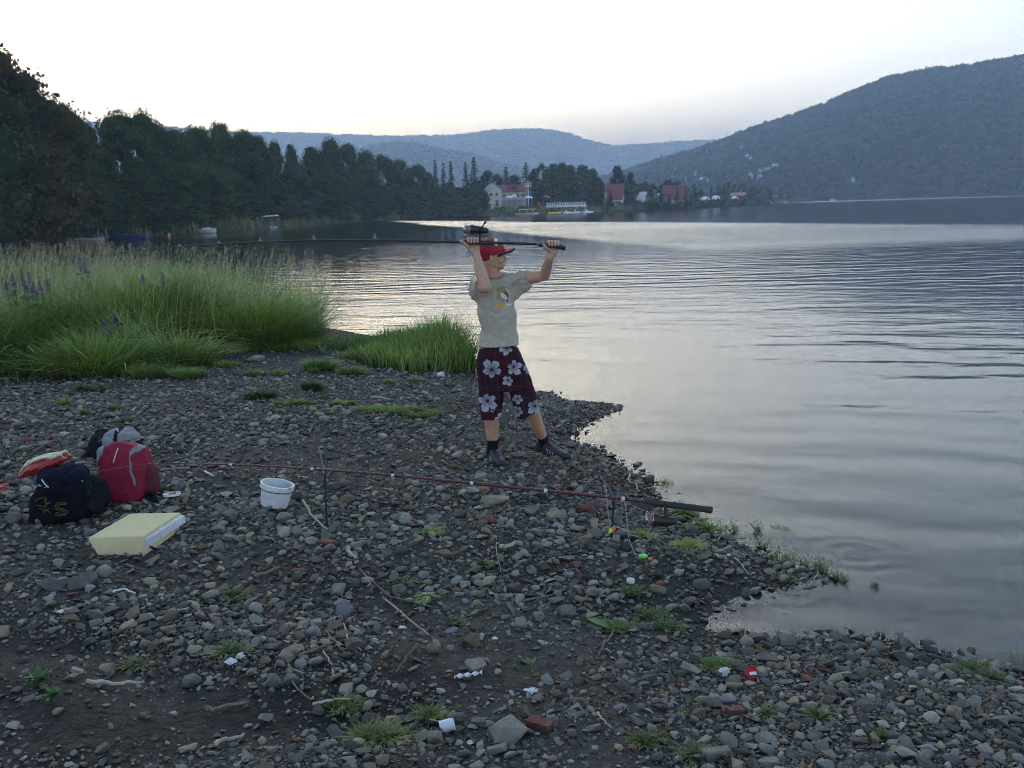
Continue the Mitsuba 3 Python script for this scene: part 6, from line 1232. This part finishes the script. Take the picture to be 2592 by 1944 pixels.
def draw(m, pts, off=.004, n=40):
    """a line drawn on the front of a bag: points (x, z)"""
    pts = np.asarray(pts, float); t = np.linspace(0, 1, len(pts)); u_ = np.linspace(0, 1, n); x, z = np.interp(u_, t, pts[:, 0]), np.interp(u_, t, pts[:, 1]); fr_ = m.vertices[m.vertex_normals[:, 1] < .1]
    y = []
    for a, b in zip(x, z):
        d = np.hypot(fr_[:, 0] - a, fr_[:, 2] - b); i = np.argsort(d)[:6]; y.append(np.average(fr_[i, 1], weights=1 / (d[i] + 1e-4)))
    return np.column_stack([x, gaussian_filter(np.array(y), 1.0) - off, z])
mat('cloth_red', mottled((.20, .010, .035), (.28, .018, .05), 30), .75, spec=.25); mat('cloth_red_dark', (.10, .006, .018), .8); mat('cloth_grey', mottled((.17, .175, .19), (.24, .245, .26), 40), .8); mat('cloth_black', mottled((.010, .011, .013), (.018, .019, .022), 40), .95, spec=.08); mat('cloth_navy', mottled((.005, .0055, .009), (.010, .011, .018), 25), .95, spec=.08); mat('navy_light', mottled((.006, .008, .017), (.012, .016, .032), 20), .9, spec=.1); mat('sky_blue', (.22, .38, .62), .6); mat('gold', (.12, .088, .02), .7); mat('cord_white', (.6, .6, .6), .7)
# red backpack
p = gp(300, 1283); s = p[1] / FP; W_, H_ = 134 * s, 160 * s
m = superegg(W_, .19, H_ * 1.03, .36, 110, (.88, 1.0)); m.vertices[:, 0] += .012 * np.sin(m.vertices[:, 2] / H_ * 3.1); m.vertices[:, 2] += .012 * np.cos(m.vertices[:, 0] / W_ * 9) * (m.vertices[:, 2] / H_) ** 3
wrinkle(m, .010, np.array([7, 7, 5]), 3); wrinkle(m, .004, np.array([22, 22, 14]), 4); crease(m, .012, (9, 9, 14), 5)
Rm = trimesh.transformations.rotation_matrix(-.20, [1, 0, 0]) @ trimesh.transformations.rotation_matrix(.03, [0, 1, 0]); TP = lambda q: place(q.copy().apply_transform(Rm), p + [-.02, .12, -.02], .06)
bp = thing('backpack', 'red backpack with grey curved panels standing on the gravel behind the navy bag', 'backpack'); part(bp, 'body', TP(m), 'cloth_red', smooth=True)
fx = lambda zx: (zx - 1300) / 570 * 118 * s; fz = lambda zy: (1030 - zy) / 690 * H_; fronts = lambda v: v[:, 1] < .0
for pts in ([(1010, 420), (1060, 355), (1125, 350), (1110, 430), (1060, 500), (1040, 570), (1020, 500)], [(1430, 420), (1500, 345), (1560, 325), (1590, 380), (1560, 420), (1500, 430), (1455, 470), (1480, 560), (1478, 640), (1515, 720), (1520, 800), (1500, 830), (1480, 740), (1445, 650), (1450, 560), (1425, 480)]):
    part(bp, 'panel', TP(patch(m, lambda v: inpoly(v, [(fx(a), fz(b)) for a, b in pts]) & fronts(v), .003)), 'cloth_grey', smooth=True)
part(bp, 'zip', TP(tube(draw(m, [(fx(1305), fz(360)), (fx(1280), fz(430)), (fx(1242), fz(540))]), .0035, 6)), 'cord_white', smooth=True)
sp = superegg(.085, .16, .20, .7, 40); wrinkle(sp, .008, 14, 8); part(bp, 'side_pocket', TP(place(sp, [W_ * .52, .03, .045])), 'cloth_red_dark', smooth=True)
part(bp, 'loop', TP(tube([(-.02, .02, H_ * .97), (-.01, .03, H_ * 1.05), (.03, .03, H_ * 1.05), (.04, .02, H_ * .97)], .007, 7)), 'cloth_black', smooth=True)
st = [gp(368, 1255, .03), gp(378, 1272, .025), gp(396, 1276, .022), gp(385, 1266, .05), gp(362, 1262, .05)]; part(bp, 'strap', tube(spline(st, 30), .012, 7), 'cloth_black', smooth=True)
# grey and black bag behind it
p = gp(274, 1170); s = p[1] / FP; m = superegg(135 * s, .32, .215, .62, 90); wrinkle(m, .016, 7, 13); crease(m, .03, (8, 8, 13), 15); bg = thing('bag', 'black bag with a light grey top lying behind the red backpack', 'bag'); TB = lambda q: place(q, p + [-.01, .20, -.02], .1, (-.12, [0, 1, 0]))
part(bg, 'body', TB(m), 'cloth_black', smooth=True)
part(bg, 'top_panel', TB(patch(m, lambda v: (v[:, 2] > .125 - .1 * np.clip(v[:, 0], 0, 1)) & (v[:, 0] > -.06) & (v[:, 1] < .06), .004)), 'cloth_grey', smooth=True)
part(bg, 'band', TB(patch(m, lambda v: (v[:, 2] > .105) & (np.abs(v[:, 0] - .06) < .018) & (v[:, 1] < .07), .008)), 'cloth_black', smooth=True); part(bg, 'band', TB(patch(m, lambda v: (v[:, 2] > .105) & (np.abs(v[:, 0] + .045) < .012) & (v[:, 1] < .07), .008)), 'cloth_black', smooth=True)
part(bg, 'handle', TB(tube(spline([(-.12, -.02, .185), (-.10, -.03, .225), (-.05, -.03, .235), (-.02, -.02, .21)], 20), .007, 7)), 'cloth_black', smooth=True)
part(bg, 'tag', TB(box(.012, .004, .03, (.062, -.06, .218))), 'litter_white')
# navy bag with its gold emblem
p = gp(142, 1338); s = p[1] / FP; W_, H_ = 196 * s, 166 * s; nb = thing('bag', 'navy blue cloth bag with a gold letter emblem, left of the red backpack', 'bag'); TN = lambda q: place(q, p + [0, .20, -.025], .05)
m = superegg(W_ * .86, .36, H_ * .80, .62, 110, (1.0, .86)); m.vertices[:, 0] -= .02; wrinkle(m, .016, 6, 23); wrinkle(m, .005, 20, 24); crease(m, .026, (10, 8, 9), 25); part(nb, 'body', TN(m), 'cloth_navy', smooth=True)
m2 = superegg(W_ * .70, .30, H_ * .46, .7, 90); m2.vertices += [-.03, .01, H_ * .50]; m2.vertices[:, 2] -= np.clip(np.abs(m2.vertices[:, 0] + .03) - .1, 0, 1) * .35; wrinkle(m2, .022, np.array([8, 8, 5]), 27); wrinkle(m2, .007, 24, 28); crease(m2, .05, (11, 8, 7), 29); part(nb, 'flap', TN(m2), 'navy_light', smooth=True)
m3_ = superegg(W_ * .34, .26, H_ * .78, .85, 70); m3_.vertices += [W_ * .33, .02, .01]; wrinkle(m3_, .022, 8, 31); crease(m3_, .05, (9, 8, 9), 32); part(nb, 'side_fold', TN(m3_), 'cloth_black', smooth=True)
nx = lambda zx: (zx - 630) / 915 * 207 * s; nz = lambda zy: (1290 - zy) / 760 * H_
for pts in ([(465, 755), (595, 750), (560, 775), (530, 790), (500, 785)], [(365, 738), (400, 725), (440, 738), (420, 748)], [(655, 795), (690, 775), (720, 755), (712, 785)], [(845, 780), (850, 720), (868, 740), (862, 775)]):
    c = np.array([(nx(a), nz(b)) for a, b in pts]); L_ = draw(m2, np.vstack([c, c[:1]]), .010, 24); ce = L_.mean(0) - [0, .004, 0]
    part(nb, 'blue_trim', TN(TM(np.vstack([L_, ce, L_ + [0, .008, 0]]), [[i, 24, i + 1] for i in range(23)] + [[i + 1, i + 25, i] for i in range(23)] + [[i + 1, i + 26, i + 25] for i in range(23)])), 'sky_blue')
part(nb, 'cord', TN(tube(draw(m2, [(nx(450), nz(655)), (nx(480), nz(700)), (nx(530), nz(755))], .008), .004, 6)), 'cord_white', smooth=True)
em = part(nb, 'emblem', TN(tube(draw(m, [(nx(a), nz(b)) for a, b in [(720, 935), (735, 962), (700, 965), (650, 958), (625, 985), (640, 1012), (690, 1020), (735, 1050), (720, 1090), (660, 1100), (598, 1100), (598, 1062), (620, 1058), (640, 1085), (690, 1078), (700, 1055), (660, 1035), (610, 1020), (595, 980), (625, 945), (680, 935), (715, 958)]], .007, 110), .0026, 6)), 'gold', smooth=True, label='gold outlined letter S')
for pts in ([(360, 910), (400, 885), (450, 880), (490, 870), (480, 910), (500, 940), (550, 930), (505, 950)], [(370, 960), (430, 965), (480, 975), (520, 965)], [(500, 880), (490, 960), (480, 1010), (520, 1030), (545, 1055)], [(460, 1050), (490, 1030), (500, 1010), (540, 1000)], [(410, 990), (450, 1000), (480, 1040)]):
    part(nb, 'emblem', TN(tube(draw(m, [(nx(a), nz(b)) for a, b in pts], .007, 40), .0021, 5)), 'gold', smooth=True)
part(nb, 'strap', TN(tube(spline([(-W_ * .40, -.1, .10), (-W_ * .5, -.12, .03), (-W_ * .62, -.10, .02), (-W_ * .8, -.05, .03), (-W_ * .9, -.02, .03)], 30), .015, 7)), 'cloth_black', smooth=True)
# crumpled red and cream packet on the navy bag
pk = thing('packet', 'crumpled red and cream plastic packet stuck behind the top of the navy bag', 'packet'); mat('packet_red', (.30, .018, .014), .4); mat('packet_cream', (.50, .45, .29), .4); Yk = p[1] + .26
n = 26; tt = np.linspace(0, 1, n); topx, topy = np.interp(tt, [0, .1, .3, .55, .75, .9, 1], [203, 235, 300, 450, 590, 670, 735]), np.interp(tt, [0, .1, .3, .55, .75, .9, 1], [690, 600, 515, 470, 450, 425, 490]); midy = np.interp(tt, [0, .12, .35, .6, .8, .93, 1], [695, 640, 560, 500, 500, 455, 497]); boty = np.interp(tt, [0, .3, .6, 1], [720, 700, 660, 520])
def strip(y0, y1, bulge): 
    rows = []
    for f in np.linspace(0, 1, 9): rows.append([at(.226 * a, 1050 + .226 * (b + (c - b) * f), Yk - bulge * math.sin(math.pi * (.15 + .7 * f)) * math.sin(math.pi * t) ** .5) for a, b, c, t in zip(topx, y0, y1, tt)])
    g = np.array(rows); g[:, :, 1] += (meshkit.fbm(g * 26, 3) - .5) * .07; return cat_([grid_mesh(g[::-1]), grid_mesh(g + [0, .07, 0])])
part(pk, 'cream_side', strip(topy, midy + 4, .04), 'packet_cream', smooth=25); part(pk, 'red_side', strip(midy, boty, .075), 'packet_red', smooth=25)
# ---- yellow foam block
b0, b1, b2, b3 = gp(251, 1404), gp(366, 1404), gp(462, 1334), gp(337, 1340)
t0, t1, t2, t3 = at(227, 1363, b0[1] + .02), at(364, 1359, b1[1] + .01), at(454, 1300, b2[1]), at(330, 1303, b3[1])
def foamc(pp_, nn, uv): return mix(mix((.60, .50, .27), (.68, .58, .34), fbm(pp_.x * 30, pp_.y * 30, pp_.z * 30, 3)), (.42, .37, .19), smoothstep(.74, .84, noise(pp_.x * 130, pp_.y * 130, pp_.z * 130)) * .4)
mat('foam', mikit.proc(foamc), .9, spec=.15); mat('foam_white', mottled((.52, .54, .54), (.68, .68, .64), 60), .9)
fo = hullm(*[sph(c, .006, 10) for c in (b0, b1, b2, b3, t0, t1, t2, t3)]).refine_to_length(.012).to_mesh(); fm = TM(fo.vert_properties[:, :3], fo.tri_verts); fm.vertices += fm.vertex_normals * ((meshkit.fbm(fm.vertices * 60, 2) - .5) * .004)[:, None]
fk = thing('foam_block', 'yellowish foam block with a torn white side lying on the shingle', 'foam block'); part(fk, 'block', fm, 'foam', smooth=40)
cen = (b0 + b1 + b2 + b3) / 4; nrm = np.cross(b2 - b1, t1 - b1); nrm /= np.linalg.norm(nrm); nrm = nrm if nrm @ (b1 - b0) > 0 else -nrm
rows = []
for f in np.linspace(0, 1, 14): rows.append([(b1 * (1 - f) + t1 * f) * (1 - g) + (b2 * (1 - f) + t2 * f) * g for g in np.linspace(0, 1, 30)])
R_ = np.array(rows)[4:13]; nb_ = meshkit.fbm(R_ * 34, 3); e_ = np.ones(R_.shape[:2]); e_[0] = e_[-1] = 0; e_[:, 0] = 0; R_ = R_ + nrm * (.0075 + (nb_ * .016 + np.linspace(0, .014, 30)[None, :]) * e_)[..., None]; gm = grid_mesh(R_); gm = gm if gm.face_normals.mean(0) @ nrm > 0 else TM(gm.vertices, gm.faces[:, ::-1]); part(fk, 'torn_side', gm, 'foam_white', smooth=30)
# ---- white bucket
p = gp(688, 1292); s = p[1] / FP; R0_, R1_, Hb = 36 * s, 42.5 * s, 60 * s
def buck(pp_, nn, uv): return mix((.62, .64, .65), (.40, .38, .33), smoothstep(.52, .8, fbm(pp_.x * 22, pp_.y * 22, pp_.z * 22, 3)) * .55)
mat('bucket', mikit.proc(buck), .45); tb = trimesh.transformations.rotation_matrix(.22, [0, 1, 0]) @ trimesh.transformations.rotation_matrix(-.03, [1, 0, 0]); TK = lambda q: place(q.copy().apply_transform(tb), p + [-.004, .08, .008])
bk = thing('bucket', 'small white bucket with a dark line under its rim standing tilted on the gravel', 'bucket')
part(bk, 'side', TK(lathe([(0, 0), (R0_ * .96, 0), (R0_, .004), (R1_, Hb), (R1_ - .004, Hb), (R0_ - .004, .008), (0, .008)], 48)), 'bucket', smooth=40)
part(bk, 'rim', TK(lathe([(R1_ - .004, Hb * .80), (R1_ + .005, Hb * .80), (R1_ + .006, Hb * .99), (R1_ + .003, Hb * 1.02), (R1_ - .005, Hb * 1.02), (R1_ - .006, Hb * .85), (R1_ - .004, Hb * .80)], 48)), 'bucket', smooth=40)
part(bk, 'dark_line', TK(lathe([(R1_ - .004, Hb * .755), (R1_ + .0035, Hb * .755), (R1_ + .0035, Hb * .80), (R1_ - .004, Hb * .80)], 48)), 'rod_black', smooth=40)
v, f, uv = leaf_cloud(np.column_stack([R1_ * .72 + GRS.normal(0, .012, 26), GRS.normal(-.02, .02, 26), Hb * .93 + GRS.normal(0, .008, 26)]), GRS.normal(size=(26, 3)), .012, GRS); part(bk, 'bait', TK(TM(v, f)), 'twig_pale')
# =====================================================================  LABELS: members of a group are told apart by what they stand beside
BANK = [(-150, 'left photo edge'), (20, 'left photo edge'), (181, 'white covered dinghy'), (234, 'low pinkish boat'), (333, 'dark blue boat'), (429, 'orange buoy'), (527, 'grey dinghy'), (645, 'blue tarpaulin'), (690, 'white boat canopy'), (745, 'pale willow'), (834, 'pointed peak tree'), (930, 'reedy middle shore'), (1010, 'last bank trees'), (1100, 'conifer row')]
RES = [(1105, 'white caravans'), (1150, 'conifer row'), (1198, 'tallest conifer'), (1247, 'cream house'), (1281, 'pointed conifer behind the lodge'), (1300, 'lodge roof'), (1337, 'lookout tower'), (1384, 'red parasol'), (1432, 'white terrace'), (1484, 'terrace right end'), (1532, 'utility pole')]
COT = [(1532, 'utility pole'), (1556, 'left red cottage'), (1597, 'small airy pine'), (1628, 'white pointed cottage'), (1667, 'white sign'), (1706, 'wide red cottage'), (1784, 'left white tent'), (1812, 'middle white tent'), (1862, 'pink roofed cottage'), (1944, 'white moored boat'), (1989, 'lone round tree'), (2109, 'white motor boat')]
NTH = 'first second third fourth fifth sixth seventh eighth ninth tenth eleventh twelfth thirteenth fourteenth fifteenth sixteenth'.split()
for g, base, marks, rel in [(GB, 'dark leafy bank tree', BANK, 'above'), (GS, 'dark waterside bush', BANK, 'behind'), (GR, 'dark leafy tree', RES, 'behind'), ('bushes left of the cream house', 'round shore bush', RES, 'in front of'), ('trees among the cottages on the point', 'small dark tree', COT, 'beside'), ('small conifers by the cottages', 'small dark conifer', COT, 'in front of'), (GH, 'low green hedge bush', COT, 'below'), ('white houses scattered on the wooded slope', 'tiny white hillside house', COT, 'high above')]:
    said = {}
    for k in [k for k, d in labels.items() if d.get('group') == g]:
        x, y = SPOT[k]; lx0, name = min(marks, key=lambda m_: abs(m_[0] - x)); dx = x - lx0
        said.setdefault(f"{base} {rel if abs(dx) < 12 else 'just left of' if dx < 0 else 'just right of'} the {name}", []).append((y, x, k))
    for text, ks in said.items():
        for i, (y, x, k) in enumerate(sorted(ks)):
            labels[k]['label'] = text if len(ks) == 1 else text.replace(base, f"{['upper', 'lower'][i] if len(ks) == 2 else NTH[i] + ' highest'} {base}")
for g, base, where in [('weeds in the shallow water', 'small leafy green water weed', 'along the inlet, counted from the left'), (GC, 'slender dark conifer', 'of the row left of the cream house, from the left'), ('purple flowers at the left edge', 'purple flower spike', 'from the left in the leftmost flower group')]:
    for i, k in enumerate(sorted([k for k, d in labels.items() if d.get('group') == g], key=lambda k: SPOT[k])): labels[k]['label'] = f'{NTH[i]} {base} {where}'
